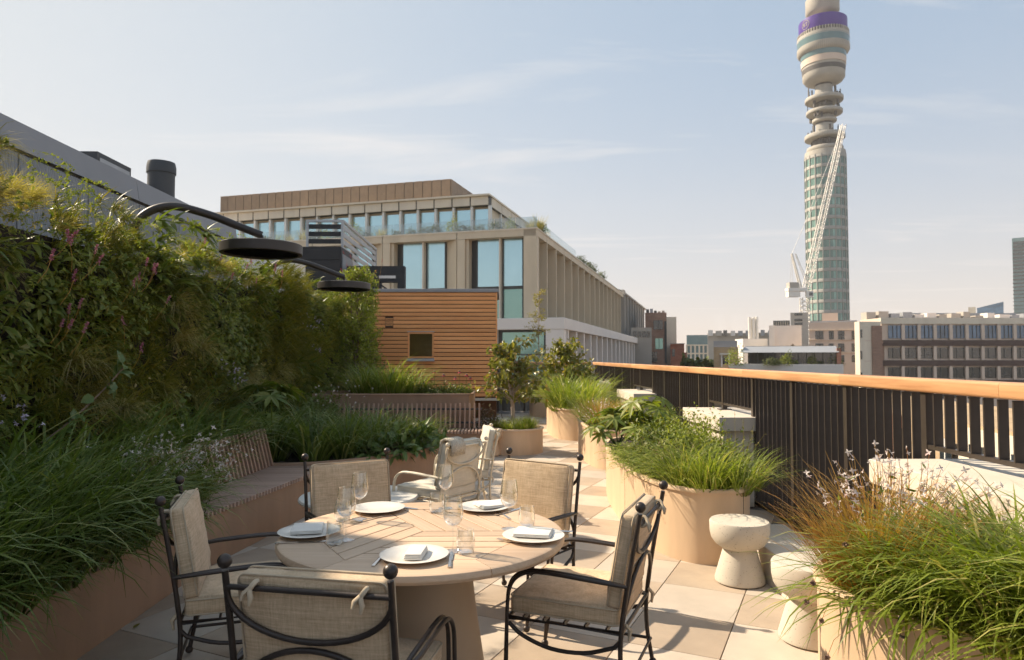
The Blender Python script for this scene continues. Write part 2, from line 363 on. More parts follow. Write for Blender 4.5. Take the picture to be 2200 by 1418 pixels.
def tower_skin(name, col):
    m, t = newmat(name); tcn = node(t, 'ShaderNodeTexCoord'); s = node(t, 'ShaderNodeSeparateXYZ', Vector=tcn.outputs['Object'])
    an = mathn(t, 'ARCTAN2', s.outputs[1], s.outputs[0]); fr = mathn(t, 'FRACT', mathn(t, 'MULTIPLY', an, 40/math.pi)); ed = mathn(t, 'LESS_THAN', fr, .16)
    nz = node(t, 'ShaderNodeTexNoise', Vector=tcn.outputs['Object'], Scale=.25, Detail=6.0)
    c = mixc(t, mathn(t, 'MULTIPLY', ed, .55), mixc(t, nz.outputs[0], cl3(col, .72), cl3(col, 1.2)), cl3(col, .35))
    b = node(t, 'ShaderNodeBsdfPrincipled', Base_Color=c, Roughness=.7); finish(t, b.outputs[0]); return m
M['t_cream'] = tower_skin('tower_cream', (.44, .405, .35))
M['t_glass'] = mat('tower_glass', (.17, .29, .255), .15, .3, .12, spec=.7, isl=.45)
M['t_glass2'] = mat('tower_glass_blue', (.13, .22, .23), .15, .2, .12, spec=.7, isl=.2)
M['t_purple'] = mat('tower_purple', (.075, .022, .27), .4, .05, .1)
M['t_dark'] = mat('tower_dark', (.10, .09, .085), .7, .2, .3)
M['white_paint'] = mat('white_paint', (.78, .74, .68), .5, .06, .5)
M['brick_red'] = brickmat('brick_red', (.33, .13, .08), (.42, .19, .12), (.3, .2, .16), .6)
M['brick_brown'] = brickmat('brick_brown', (.28, .165, .115), (.35, .21, .15), (.22, .16, .13), .6)
M['brick_dark'] = brickmat('brick_dark', (.085, .05, .042), (.12, .075, .062), (.10, .075, .065), .6)
M['brick_tan'] = brickmat('brick_tan', (.40, .28, .16), (.46, .33, .2), (.4, .32, .24), .6)
M['pink_stone'] = mat('pink_stone', (.66, .53, .43), .8, .05, .2)
M['zinc'] = mat('zinc', (.33, .34, .36), .5, .08, .3, metal=.2)
M['asphalt'] = mat('asphalt', (.055, .052, .05), .9, .2, .05)
M['ground'] = mat('city_ground', (.16, .145, .13), .95, .3, .02)
M['bark'] = mat('bark', (.20, .14, .10), .9, .3, 30, .8, 40)
M['bark_pale'] = mat('bark_pale', (.42, .33, .26), .85, .25, 30, .5, 40)
M['wood_pine'] = M['larch']
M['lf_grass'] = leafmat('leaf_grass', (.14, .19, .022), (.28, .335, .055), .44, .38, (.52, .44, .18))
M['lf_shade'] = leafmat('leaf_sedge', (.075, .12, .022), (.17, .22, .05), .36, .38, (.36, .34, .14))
M['lf_gold'] = leafmat('leaf_gold', (.33, .19, .045), (.52, .31, .09), .35, .5, (.5, .22, .08))
M['lf_feather'] = leafmat('leaf_feather', (.26, .23, .06), (.46, .38, .14), .4, .6, (.46, .38, .2))
M['lf_strap'] = leafmat('leaf_strap', (.11, .13, .018), (.25, .245, .035), .38, .45, (.40, .30, .05))
M['lf_round'] = leafmat('leaf_round', (.085, .13, .02), (.20, .23, .04), .34, .42, (.24, .23, .06))
M['lf_lime'] = leafmat('leaf_lime', (.15, .20, .025), (.30, .33, .05), .4, .45, (.34, .33, .08))
M['lf_hosta'] = leafmat('leaf_hosta', (.06, .11, .025), (.13, .19, .05), .25, .35, (.12, .17, .08))
M['lf_tree'] = leafmat('leaf_tree', (.13, .15, .03), (.27, .26, .055), .38, .35, (.42, .28, .07), spec=.5)
M['lf_birch'] = leafmat('leaf_birch', (.22, .21, .04), (.40, .33, .07), .4, .45, (.5, .36, .08))
M['lf_far'] = leafmat('leaf_far', (.07, .10, .03), (.13, .15, .05), .25, .6, (.2, .19, .07))
M['lf_bronze'] = leafmat('leaf_bronze', (.08, .05, .025), (.16, .09, .04), .25, .5, (.14, .14, .05))
M['fl_white'] = leafmat('petal_white', (.66, .58, .54), (.8, .74, .70), .3, .6, (.78, .56, .54), tint=(1, 1, 1))
M['fl_pink'] = leafmat('petal_pink', (.36, .10, .16), (.50, .20, .27), .25, .6, (.62, .40, .42), tint=(1, .8, .8))
M['fl_red'] = leafmat('petal_red', (.38, .03, .05), (.52, .06, .09), .25, .6, tint=(1, .6, .6))
M['fl_brown'] = mat('seed_head', (.22, .13, .10), .9, .3, 40)
M['fl_lilac'] = leafmat('petal_lilac', (.40, .34, .44), (.58, .52, .6), .25, .6, tint=(1, .9, 1))
# ------------------------------------------------------------------ ground, terrace, tiles
b = MB(); b.add([(-3000,-3000,-26),(3000,-3000,-26),(3000,3000,-26),(-3000,3000,-26)], [(0,1,2,3)])
tag(b.build('ground', M['ground']), kind='structure')
b = MB(); b.box(9, 17, -60, 260, -26.0, -25.98)
tag(b.build('road', M['asphalt']), kind='structure')
b = MB(); b.box(-4.6, 3.45, -6, 22.6, -26, -.014)
slab = tag(b.build('terrace_floor', M['slab']), kind='structure')
TS = .60; TA = R(-26)
org = G(1600, 1277)
ex = Vector((math.cos(TA), math.sin(TA), 0)); ey = Vector((-math.sin(TA), math.cos(TA), 0))
def tilemesh(nm, m):
    t = MB(); g = .003; t.box(g, TS-g, g, TS-g, -.013, 0); return t.mesh(nm, m, bevel=.002, seg=1)
tm = [tilemesh('tile_light', M['tile_light']), tilemesh('tile_dark', M['tile_dark'])]
cand = []
for i in range(-40, 40):
    for j in range(-40, 40):
        c = org + ex*(i+.5)*TS + ey*(j+.5)*TS
        if -2.75 < c.x < 2.75 and 2.2 < c.y < 21.5: cand.append((c.y, i, j))
cand.sort()
for n_, (yy, i, j) in enumerate(cand[:300]):
    o = link('tile', tm[(i+j) % 2], slab, org + ex*i*TS + ey*j*TS + Vector((0, 0, rnd.uniform(-.0008, .0008))), TA)

# ------------------------------------------------------------------ railing and piers
RX = 2.98
rail = thing('terrace_railing', 'long dark metal fin railing with a rounded timber handrail along the terrace edge', 'railing', (RX, 0, 0))
PIERS = [(1.2, 4.72, 4.79), (7.98, 9.55, 8.07, 9.78), (13.25, 15.15, 13.5, 15.4), (18.7, 20.7, 18.95, 20.9)]
PIERS = [(1.2, 4.72, .9, 4.79), (7.98, 9.6, 8.07, 9.78), (13.2, 15.15, 13.45, 15.4), (18.7, 20.7, 18.9, 20.9)]
def on_pier(y): return any(p[2] < y < p[3] for p in PIERS)
b = MB(); b.box(-.031, .031, -.006, .006, .06, 1.50); fin_full = b.mesh('fin', M['rail_metal'])
b = MB(); b.box(-.031, .031, -.006, .006, 1.145, 1.50); fin_short = b.mesh('fin', M['rail_metal'])
b = MB(); b.box(-.03, .03, -.03, .03, .0, 1.505); post_full = b.mesh('post', M['rail_metal'])
b = MB(); b.box(-.03, .03, -.03, .03, 1.058, 1.505); b.box(-.08, .08, -.06, .06, 1.051, 1.063); post_short = b.mesh('post', M['rail_metal'])
posts = [8.07 - 1.1*k for k in range(-14, 7)] + [p[2] for p in PIERS if p[2] > 2] + [p[3] for p in PIERS]
posts = sorted(set(round(p, 3) for p in posts)); pp = []
for p in posts:
    if not pp or p-pp[-1] > .3: pp.append(p)
y = 1.6
while y < 22.0:
    near = [p for p in pp if abs(p-y) < .055]
    if not near: link('fin', fin_short if on_pier(y) else fin_full, rail, (0, y, 0))
    y += .1222
for p in pp:
    if 1.5 < p < 22.1: link('post', post_short if on_pier(p) and min(abs(p-q[2]) for q in PIERS) > .2 and min(abs(p-q[3]) for q in PIERS) > .2 else post_full, rail, (0, p, 0))
for p in PIERS:
    b = MB(); b.box(-.025, .025, max(p[2], 1.5)+.03, p[3]-.03, 1.115, 1.145); b.build('bottom_rail', M['rail_metal'], rail)
ends = [1.5] + [p[3] for p in PIERS[:3]] + [22.1]
for p0, p1 in zip(ends[:-1], ends[1:]):
    b = MB(); b.box(-.022, .022, p0, max(p0+.1, [q[2] for q in PIERS if q[2] > p0][0] if [q for q in PIERS if q[2] > p0] else p1), .03, .06)
    b.build('bottom_rail', M['rail_metal'], rail)
prof = []
for k in range(28):
    a = 2*math.pi*k/28; c_, s_ = math.cos(a), math.sin(a)
    prof.append((.062*math.copysign(abs(c_)**.38, c_), 1.555+.050*math.copysign(abs(s_)**.38, s_)))
def handrail_piece(y0, y1, par):
    b = MB(); n = len(prof)
    vs = [(x, y0, z) for x, z in prof] + [(x, y1, z) for x, z in prof]
    b.add(vs, [(i, n+i, n+(i+1) % n, (i+1) % n) for i in range(n)] + [tuple(range(n)), tuple(range(2*n-1, n-1, -1))])
    return b.build('handrail', M['handrail'], par, smooth=35)
cuts = [1.5, 3.99, 5.9, 8.3, 10.7, 13.1, 15.5, 17.9, 20.3, 22.16]
for a_, c_ in zip(cuts[:-1], cuts[1:]): handrail_piece(a_+.0012, c_-.0012, rail)
rail2 = thing('end_railing', 'short dark metal railing with timber handrail closing the far end of the terrace', 'railing', (2.9, 22.16, 0), R(90))
y = .1
while y < 3.0:
    link('fin', fin_full, rail2, (0, y, 0)); y += .1222
for p in (1.1, 2.2, 3.05): link('post', post_full, rail2, (0, p, 0))
handrail_piece(0.03, 1.5, rail2); handrail_piece(1.503, 3.1, rail2)
names = ['low stone parapet block beside the near planter of long grass', 'stone parapet pier behind the leafy shrubs of the large round planter',
         'stone parapet pier showing over the reddish grass', 'farthest stone parapet pier, half hidden by tall grass']
for (p, lab) in zip(PIERS, names):
    t = thing('parapet_pier', lab, 'pier', (2.53, p[0], 0), 0, 'stone piers along the railing')
    L = p[1]-p[0]
    b = MB(); b.box(.06, .86, .06, L-.06, 0, .885); b.build('shaft', M['stone'], t, bevel=.006)
    nblk = 2 if L > 3 else 1
    for k in range(nblk):
        b = MB(); b.box(0, .92, L*k/nblk+(.0015 if k else 0), L*(k+1)/nblk-.0015, .888, 1.05); b.build('cap_stone', M['stone'], t, bevel=.006)
t = tag(MB().box(2.05, 2.5, 4.75, 6.1, 0, .27).build('stone_plinth', M['stone'], bevel=.006), 'low pale stone plinth behind the speckled stools', 'plinth')

# ------------------------------------------------------------------ planters
def planter(name, label, poly, h, m, grp=None, soil=.05, lip=.018, seams=()):
    cx_ = sum(p[0] for p in poly)/len(poly); cy_ = sum(p[1] for p in poly)/len(poly)
    poly = [(x-cx_, y-cy_) for x, y in poly]
    t = thing(name, label, 'planter', (cx_, cy_, 0), 0, grp); n = len(poly)
    ar = sum(poly[i][0]*poly[(i+1) % n][1]-poly[(i+1) % n][0]*poly[i][1] for i in range(n))
    if ar < 0: poly = poly[::-1]
    inn = inset(poly, .035); b = MB()
    b.add([(x, y, 0) for x, y in poly]+[(x, y, h-.03) for x, y in poly], [(i, (i+1) % n, n+(i+1) % n, n+i) for i in range(n)])
    b.build('side_panel', m, t, smooth=40)
    outer = inset(poly, -lip); b = MB()
    rows = [[(x, y, h-.035) for x, y in poly], [(x, y, h-.033) for x, y in outer], [(x, y, h-.006) for x, y in outer], [(x, y, h) for x, y in inset(poly, -lip+.006)], [(x, y, h) for x, y in inn], [(x, y, h-.12) for x, y in inn]]
    vs = [p for r_ in rows for p in r_]; fs = []
    for k in range(len(rows)-1): fs += [(k*n+i, k*n+(i+1) % n, (k+1)*n+(i+1) % n, (k+1)*n+i) for i in range(n)]
    b.add(vs, fs); b.build('rim', m, t, smooth=50)
    b = MB(); b.add([(x, y, h-soil) for x, y in inset(poly, .03)], [tuple(range(n))]); b.build('soil', M['soil'], t)
    for sx, sy in seams:
        i = min(range(n), key=lambda k: (poly[k][0]+cx_-sx)**2+(poly[k][1]+cy_-sy)**2); a = Vector((*poly[i-1], 0)); c = Vector((*poly[(i+1) % n], 0)); tg = (c-a).normalized(); nr = Vector((tg.y, -tg.x, 0))
        b = MB(); b.obox(Vector((*poly[i], (h-.04)/2))+nr*.0002, (.0045, .003, h-.045), Matrix((tg, nr, Vector((0, 0, 1)))).transposed()); b.build('seam', M['soil'], t)
    return t
def pts(*pp): return [(G(x, y, z).x, G(x, y, z).y) for x, y, z in pp]
pl_big = closed_curve([(1.28, 7.1), (1.32, 6.6), (1.43, 6.14), (1.62, 5.86), (1.86, 5.8), (2.08, 5.88), (2.2, 6.12), (2.26, 6.6), (2.32, 7.6), (2.32, 9.0), (2.15, 9.6), (1.8, 9.75), (1.45, 9.4), (1.31, 8.6), (1.27, 7.8)], 8)
planter('planter', 'large rounded sand coloured planter behind the speckled stool, full of green shrubs', pl_big, .63, M['planter'], 'rounded planters along the railing', seams=((2.06, 5.88), (1.28, 7.2)))
pl_near = closed_curve([(1.62, 3.5), (1.66, 3.22), (1.8, 2.95), (2.02, 2.7), (2.2, 2.4), (2.3, 1.95), (2.42, 1.7), (2.5, 2.0), (2.5, 3.3), (2.4, 3.72), (2.1, 3.9), (1.78, 3.82)], 8)
planter('planter', 'nearest sand coloured planter at the lower right corner with long arching grass', pl_near, .62, M['planter'], 'rounded planters along the railing')
pl_two = closed_curve([(1.42, 11.2), (1.6, 10.7), (2.0, 10.55), (2.35, 10.8), (2.42, 11.6), (2.42, 13.0), (2.2, 13.5), (1.75, 13.5), (1.45, 13.0), (1.38, 12.2)], 6)
planter('planter', 'sand coloured planter with reddish grass between the two large green plantings', pl_two, .62, M['planter'], 'rounded planters along the railing')
pl_three = closed_curve([(1.08, 15.4), (1.22, 14.7), (1.6, 14.35), (2.05, 14.5), (2.35, 15.0), (2.42, 16.4), (2.3, 17.6), (1.8, 18.1), (1.3, 17.8), (1.08, 16.8)], 6)
planter('planter', 'tall sand coloured planter with a big tuft of green grass on the path', pl_three, .66, M['planter'], 'rounded planters along the railing')
pl_four = closed_curve([(.85, 20.6), (1.0, 20.2), (1.5, 20.0), (2.2, 20.1), (2.35, 20.8), (2.0, 21.6), (1.2, 21.6), (.85, 21.2)], 5)
planter('planter', 'farthest sand coloured planter at the end of the path', pl_four, .66, M['planter'], 'rounded planters along the railing')
tc_ = G(1106, 980); TREEP = (.2, 12.8)
pl_tree = [(TREEP[0]+.55*math.cos(2*math.pi*k/48), TREEP[1]+.55*math.sin(2*math.pi*k/48)) for k in range(48)]
planter('tree_planter', 'round sand coloured planter holding the small tree in the middle of the terrace', pl_tree, .46, M['planter'])
# left planting bed: brown sheet metal front, open towards the living wall
bedA = [(-2.48, 1.0), (-2.47, 3.0), (-2.46, 5.55), (-2.5, 5.62), (-3.75, 5.62), (-3.75, 1.0)]
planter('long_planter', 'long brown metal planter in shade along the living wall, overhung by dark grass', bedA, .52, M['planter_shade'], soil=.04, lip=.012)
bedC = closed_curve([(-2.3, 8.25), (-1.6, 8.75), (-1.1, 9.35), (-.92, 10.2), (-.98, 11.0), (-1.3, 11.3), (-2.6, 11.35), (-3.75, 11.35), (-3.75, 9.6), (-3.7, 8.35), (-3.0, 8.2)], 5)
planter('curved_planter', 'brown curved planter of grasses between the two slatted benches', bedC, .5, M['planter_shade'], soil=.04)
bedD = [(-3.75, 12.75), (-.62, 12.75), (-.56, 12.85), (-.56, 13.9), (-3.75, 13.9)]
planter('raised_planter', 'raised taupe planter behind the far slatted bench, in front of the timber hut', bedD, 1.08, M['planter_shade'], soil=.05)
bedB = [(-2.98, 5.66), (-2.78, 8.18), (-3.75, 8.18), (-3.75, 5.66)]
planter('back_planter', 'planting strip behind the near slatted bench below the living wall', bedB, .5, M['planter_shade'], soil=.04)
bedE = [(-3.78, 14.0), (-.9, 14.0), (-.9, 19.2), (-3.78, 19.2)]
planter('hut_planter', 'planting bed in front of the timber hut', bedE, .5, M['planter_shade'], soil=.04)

# ------------------------------------------------------------------ slatted benches
def bench(label, p0, p1, q0, q1, nslat, backh=.44, seatz=.47):
    # p0-p1: front edge of the seat, q0-q1: back edge; backrest along q0-q1
    t = thing('slatted_bench', label, 'bench', (p0[0], p0[1], 0), 0, 'slatted timber benches')
    P0 = Vector((0, 0, 0)); f = lambda p: Vector((p[0]-p0[0], p[1]-p0[1], 0)); P1, Q0, Q1 = f(p1), f(q0), f(q1)
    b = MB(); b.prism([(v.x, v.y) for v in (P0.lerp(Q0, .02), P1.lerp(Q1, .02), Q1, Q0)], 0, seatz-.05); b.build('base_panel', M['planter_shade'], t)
    for k in range(nslat):
        a = (k+.5)/nslat; A_ = P0.lerp(P1, a); B_ = Q0.lerp(Q1, a); d = (B_-A_).normalized()
        w_ = (P1-P0).length/nslat*.58
        b = MB(); b.bar(A_-d*.03+Vector((0,0,seatz-.022)), B_+Vector((0,0,seatz-.022)), w_, .044); s = b.build('seat_slat', M['bench_seat'], t, bevel=.003, seg=1)
    L = (Q1-Q0); nb = int(L.length/.085); out = (Q0-P0).normalized()
    for k in range(nb):
        c = Q0 + L*((k+.5)/nb)
        b = MB(); b.bar(c+Vector((0,0,seatz-.0))-out*.02, c+out*.09+Vector((0,0,seatz+backh)), .056, .03, up=L.normalized()); b.build('back_slat', M['bench_wood'], t, bevel=.003, seg=1)
    for zz_ in (seatz+.1, seatz+backh-.1):
        b = MB(); o_ = out*(.035+.09*(zz_-seatz)/backh); b.bar(Q0+o_+Vector((0,0,zz_)), Q1+o_+Vector((0,0,zz_)), .03, .03); b.build('back_rail', M['dark_metal'], t)
    return t
bench('near slatted timber bench in shade behind the white flowering bush', (-2.46, 5.7), (-2.06, 8.2), (-2.95, 5.7), (-2.75, 8.2), 44)
bench('far slatted timber bench facing the camera behind the curved planter', (-3.0, 11.95), (-.38, 11.95), (-3.0, 12.42), (-.38, 12.42), 44)
# ------------------------------------------------------------------ dining table
TC = Vector((-.41, 3.59, 0)); TR = .80
tb = thing('dining_table', 'round teak dining table on a tapered pedestal, laid for five', 'table', TC)
tb.scale = (.912, .912, .85/.75)
b = MB(); b.lathe([(.0, 0), (.37, 0), (.375, .01), (.30, .40), (.26, .69), (.26, .705)], 48); b.build('pedestal', M['pedestal'], tb, smooth=50)
b = MB(); b.lathe([(0, .69), (.70, .69), (.72, .705), (0, .705)], 48); b.build('under_frame', M['slab'], tb, smooth=40)
HR = .64
def hexv(k): return Vector((HR*math.cos(R(60*k)), HR*math.sin(R(60*k)), 0))
def ring_seg(a0, a1):
    b = MB(); n = 14; rows = []
    for i in range(n+1):
        a = R(a0+(a1-a0)*i/n); d = Vector((math.cos(a), math.sin(a), 0))
        h0 = hexv(round(a0/60)); h1 = hexv(round(a1/60)); e = h0.lerp(h1, i/n)
        # inner edge follows the hexagon at the same bearing
        nrm = Vector((math.cos(R((a0+a1)/2)), math.sin(R((a0+a1)/2)), 0)); rin = (HR*math.cos(R(30))+.0025)/max(.1, d.dot(nrm))
        rows.append([d*rin+Vector((0,0,.706)), d*rin+Vector((0,0,.75)), d*(TR-.022)+Vector((0,0,.75)), d*(TR-.008)+Vector((0,0,.745)), d*TR+Vector((0,0,.732)), d*TR+Vector((0,0,.724)), d*(TR-.01)+Vector((0,0,.711)), d*(TR-.03)+Vector((0,0,.706))])
    m_ = 8; vs = [p for r_ in rows for p in r_]; fs = []
    for i in range(n):
        for j in range(m_): fs.append((i*m_+j, (i+1)*m_+j, (i+1)*m_+(j+1) % m_, i*m_+(j+1) % m_))
    fs += [tuple(range(m_)), tuple(n*m_+j for j in range(m_-1, -1, -1))]
    b.add(vs, fs); o = b.build('rim_segment', M['teak'], None, smooth=35); return o
for k in range(6):
    o = ring_seg(60*k+.12, 60*k+59.88); o.parent = tb
# three rhombs of planks
def plank(p, q, r_, s_):
    cen = (p+q+r_+s_)/4; along = (q-p).normalized(); ang = math.atan2(along.y, along.x)
    Mi = Matrix.Rotation(-ang, 3, 'Z'); b = MB()
    loc = [Mi @ (v-cen) for v in (p, q, r_, s_)]
    b.prism([(v.x, v.y) for v in loc], .708, .7492)
    o = b.build('plank', M['teak'], tb, bevel=.0012, seg=1); o.location = cen; o.rotation_euler = (0, 0, ang); return o
for c0, c1, c2 in ((4, 5, 0), (4, 3, 2), (0, 1, 2)):
    V0, V1, V2 = hexv(c0), hexv(c1), hexv(c2); O_ = Vector((0,0,0))
    # planks along one side of the rhomb O-V0-V1-V2
    if c0 == 4 and c1 == 5: base0, base1, top0, top1 = V0, V1, O_, V2
    elif c0 == 4: base0, base1, top0, top1 = V0, O_, V1, V2
    else: base0, base1, top0, top1 = O_, V2, V0, V1
    n = 5
    for k in range(n):
        g = .005/.11
        a0 = (k+g)/n; a1 = (k+1-g)/n
        p, q = base0.lerp(top0, a0), base1.lerp(top1, a0); q2, p2 = base1.lerp(top1, a1), base0.lerp(top0, a1)
        d_ = (q-p).normalized()*.0035
        plank(p+d_, q-d_, q2-d_, p2+d_)

# ------------------------------------------------------------------ dining chairs
def cushion(b, x0, x1, y0, y1, z0, z1): b.box(x0, x1, y0, y1, z0, z1)
def softbox(name, size, m, parent, puff=.016, bev=.025):
    bm = bmesh.new(); bmesh.ops.create_cube(bm, size=1.0)
    for v in bm.verts: v.co = Vector((v.co.x*size[0], v.co.y*size[1], v.co.z*size[2]))
    bmesh.ops.bevel(bm, geom=bm.edges[:], offset=bev, segments=3, profile=.6, affect='EDGES')
    big = sorted(range(3), key=lambda i: size[i])[0]
    fl = [f for f in bm.faces if abs(f.normal[big]) > .99]
    bmesh.ops.subdivide_edges(bm, edges=list({e for f in fl for e in f.edges}), cuts=6, use_grid_fill=True)
    ax = [i for i in range(3) if i != big]
    for v in bm.verts:
        u = 2*v.co[ax[0]]/size[ax[0]]; w_ = 2*v.co[ax[1]]/size[ax[1]]
        v.co[big] += math.copysign(1, v.co[big])*puff*max(0, (1-u*u))*max(0, (1-w_*w_)) + .005*math.sin(7*u+3*w_)*math.sin(5*w_+1)+.003*math.sin(13*w_-4*u)
    me = bpy.data.meshes.new(name); bm.to_mesh(me); bm.free(); me.materials.append(m); me.shade_smooth(); return link(name, me, parent)
def rect_loop(cx_, hx, hz, y, r_, n=5):
    out = []
    for sx, sz, a0 in ((1, 1, 0), (-1, 1, 90), (-1, -1, 180), (1, -1, 270)):
        for i in range(n+1):
            a = R(a0+90*i/n); out.append((cx_+sx*(hx-r_)+r_*math.cos(a), y, sz*(hz-r_)+r_*math.sin(a)))
    return out
W = .285
def make_chair(name, label, met, fab, pip, group, lounge=False):
    t = thing(name, label, 'chair', (0,0,0), 0, group)
    top = .93 if not lounge else .88; lean = .36
    post_path = lambda s: smooth_path([(s*W, -.30, .012), (s*W, -.27, .2), (s*W, -.272, .38), (s*W, -.315, .66), (s*W, -lean, top-.03)], 5)
    for s in (-1, 1):
        p = MB(); p.tube(post_path(s), .0112, 8); o = p.build('back_post', met, t, smooth=60)
        p = MB(); p.ball((s*W, -lean-.002, top), .024 if not lounge else .02); p.build('finial', met, o, smooth=80)
        p = MB(); p.ball((s*W, -.30, .022), .02); p.build('foot_ball', met, o, smooth=80)
        for q in (0, 1):        # arm and front leg, a pair of parallel rods
            xo = s*(W+.004) + s*(.026 if q else -.002); yo = .012*q
            path = [(s*W + (xo-s*W)*.15, -.30, .575)] + smooth_path([(xo, -.16, .59), (xo, .05, .60), (xo, .17-yo, .594), (xo, .235-yo, .56), (xo, .268-yo, .50), (xo, .278-yo, .40)], 5) + [(xo - s*.01*q, .285-yo, .18), (s*W+s*.002, .293, .03)]
            p = MB(); p.tube(path, .0092, 8); o = p.build('arm', met, t, smooth=60)
        p = MB(); p.ball((s*W, .293, .022), .02); p.build('foot_ball', met, o, smooth=80)
        p = MB(); p.tube([(s*W, -.27, .335)] + smooth_path([(s*W, -.24, .30), (s*W, -.1, .255), (s*W, .06, .25), (s*W, .2, .29), (s*W, .27, .34)], 4), .010, 8); p.build('side_brace', met, t, smooth=60)
        p = MB(); p.tube([(s*W, -.285, .14), (s*W, .285, .14)], .008, 6); p.build('stretcher', met, t, smooth=60)
    p = MB(); p.tube([(-W, -.29, .14), (W, -.29, .14)], .008, 6); p.build('stretcher', met, t, smooth=60)
    # seat frame
    p = MB(); p.tube([(-W, -.272, .365), (W, -.272, .365), (W, .275, .365), (-W, .275, .365)], .0115, 8, closed=True)
    for k in range(5): p.bar((-W+.01, -.2+.1*k, .366), (W-.01, -.2+.1*k, .366), .008, .02)
    p.build('seat_frame', met, t, smooth=60)
    # back frame: top rail, hanging bow and standing bow
    yz = lambda z: -.272-(z-.38)*(.088/.52)
    p = MB(); p.tube([(-W, yz(.845), .845), (W, yz(.845), .845)], .0102, 8); p.build('top_rail', met, t, smooth=60)
    up = [(W*math.sin(R(a)), yz(.83-.155*math.cos(R(a))), .83-.155*math.cos(R(a))) for a in range(-90, 91, 9)]
    p = MB(); p.tube(up, .0102, 8); p.build('back_bow', met, t, smooth=60)
    lo = [(W*math.sin(R(a)), yz(.41+.237*math.cos(R(a))), .41+.237*math.cos(R(a))) for a in range(-90, 91, 9)]
    p = MB(); p.tube(lo, .0102, 8); p.build('back_bow', met, t, smooth=60)
    # cushions
    s = softbox('seat_cushion', (.53, .53, .085), fab, t); s.location = (0, .008, .423)
    p = MB()
    for zq in (.034, -.034):
        p.tube([(x, z, zq) for x, y_, z in rect_loop(0, .266, .266, 0, .03)], .0042, 5, closed=True)
    p.build('piping', pip, s, smooth=60)
    hb = .215
    c = softbox('back_cushion', (.52, .07, 2*hb), fab, t); c.location = (0, -.262, .465+hb-.008); c.rotation_euler = (R(9.6), 0, 0)
    p = MB()
    for yq in (.027, -.027): p.tube(rect_loop(0, .261, hb+.001, yq, .03), .0042, 5, closed=True)
    p.build('piping', pip, c, smooth=60)
    for sx in (-.19, .19):
        p = MB(); yb = yz(.845)
        p.tube([(sx+.012*math.sin(a*1.0), yb+.020*math.cos(a), .847+.020*math.sin(a)) for a in [2*math.pi*k/10 for k in range(10)]], [.009]*10, 6, closed=True)
        p.tube([(sx, yb-.02, .848), (sx+.012, yb-.032, .825), (sx+.006, yb-.03, .80)], [.008, .009, .005], 6)
        p.tube([(sx, yb-.02, .85), (sx-.016, yb-.03, .835), (sx-.02, yb-.034, .815)], [.008, .008, .005], 6)
        p.build('tie', pip, t, smooth=60)
        p = MB(); p.tube([(sx*1.38, -.285, .40), (sx*1.38+.008, -.305, .375), (sx*1.38, -.3, .33)], [.009, .011, .006], 6); p.build('tie', pip, t, smooth=60)
    return t
chair0 = make_chair('dining_chair', 'x', M['iron'], M['cushion'], M['piping'], 'iron dining chairs round the table')
seats = [((351, 1072), (383, 1037), 'iron armchair standing in shade on the left of the table, beside the long planter', (1, .3)),
         ((667, 982), (821, 971), 'iron armchair with shaded tan cushions on the far left side of the table', (.5, -.87)),
         ((1100, 970), (1239, 983), 'iron armchair with sunlit tan cushion on the far right side of the table', (-.56, -.83)),
         ((1380, 1087), (1421, 1047), 'iron armchair on the right of the table with its side turned to the camera', (-.92, .39)),
         ((503, 1208), (818, 1228), 'nearest iron armchair seen from behind at the bottom of the picture', (.19, .98))]
def place_by_back(c, a, bb, fwd_hint, z, lean=.36):
    A_, B_ = G(*a, z), G(*bb, z); mid = (A_+B_)/2; d = (B_-A_); d.z = 0; f = Vector((-d.y, d.x, 0)).normalized()
    if f.dot(Vector((*fwd_hint, 0))) < 0: f = -f
    p = mid + f*lean; c.location = (p.x, p.y, 0.003); c.rotation_euler = (0, 0, math.atan2(-f.x, f.y)); return d.length
for k, (a_, b_, lab, fw) in enumerate(seats):
    c = chair0 if k == 0 else copy_tree(chair0)
    L_ = place_by_back(c, a_, b_, fw, 1.02, .36*1.097); c.scale = (1.097,)*3; c['label'] = lab
# ------------------------------------------------------------------ lounge chairs and coffee table
lounge0 = make_chair('lounge_chair', 'x', M['cream_metal'], M['cream_cushion'], M['cream_cushion'], 'cream lounge chairs', True)
p1_ = G(962, 957, .93); f1 = Vector((-.82, .57, 0)).normalized(); d1 = Vector((f1.y, -f1.x, 0)); mid = p1_ + d1*W*1.06; q = mid + f1*.36*1.06
lounge0.location = (q.x, q.y, .003); lounge0.rotation_euler = (0, 0, math.atan2(-f1.x, f1.y)); lounge0.scale = (1.06,)*3; lounge0['label'] = 'cream metal lounge chair seen from behind, with a knitted throw over its back'
l2 = copy_tree(lounge0); place_by_back(l2, (1073, 927), (1053, 913), (-1, -.1), .93, .38); l2['label'] = 'cream metal lounge chair farther back, next to the round tree planter'
b = MB(); th = []
for k in range(9):
    z_ = .50+.40*k/8; th.append((-.202-(z_-.47)*.17, z_))
b2 = [(y_, z_) for y_, z_ in th] + [(-.31, .915), (-.36, .905), (-.385, .86), (-.375, .78)]
vs = []; 
for y_, z_ in b2: vs += [(-.27, y_, z_), (-.08, y_, z_)]
b.add(vs, [(2*i, 2*i+1, 2*i+3, 2*i+2) for i in range(len(b2)-1)])
thr = b.build('throw_blanket', M['throw'], None, smooth=60); thr.location = lounge0.location; thr.rotation_euler = lounge0.rotation_euler; thr.scale = lounge0.scale
sm = thr.modifiers.new('thick', 'SOLIDIFY'); sm.thickness = .018
tag(thr, 'knitted cream throw hanging over the back of the nearer lounge chair', 'blanket')
ct = G(772, 1064, .44)
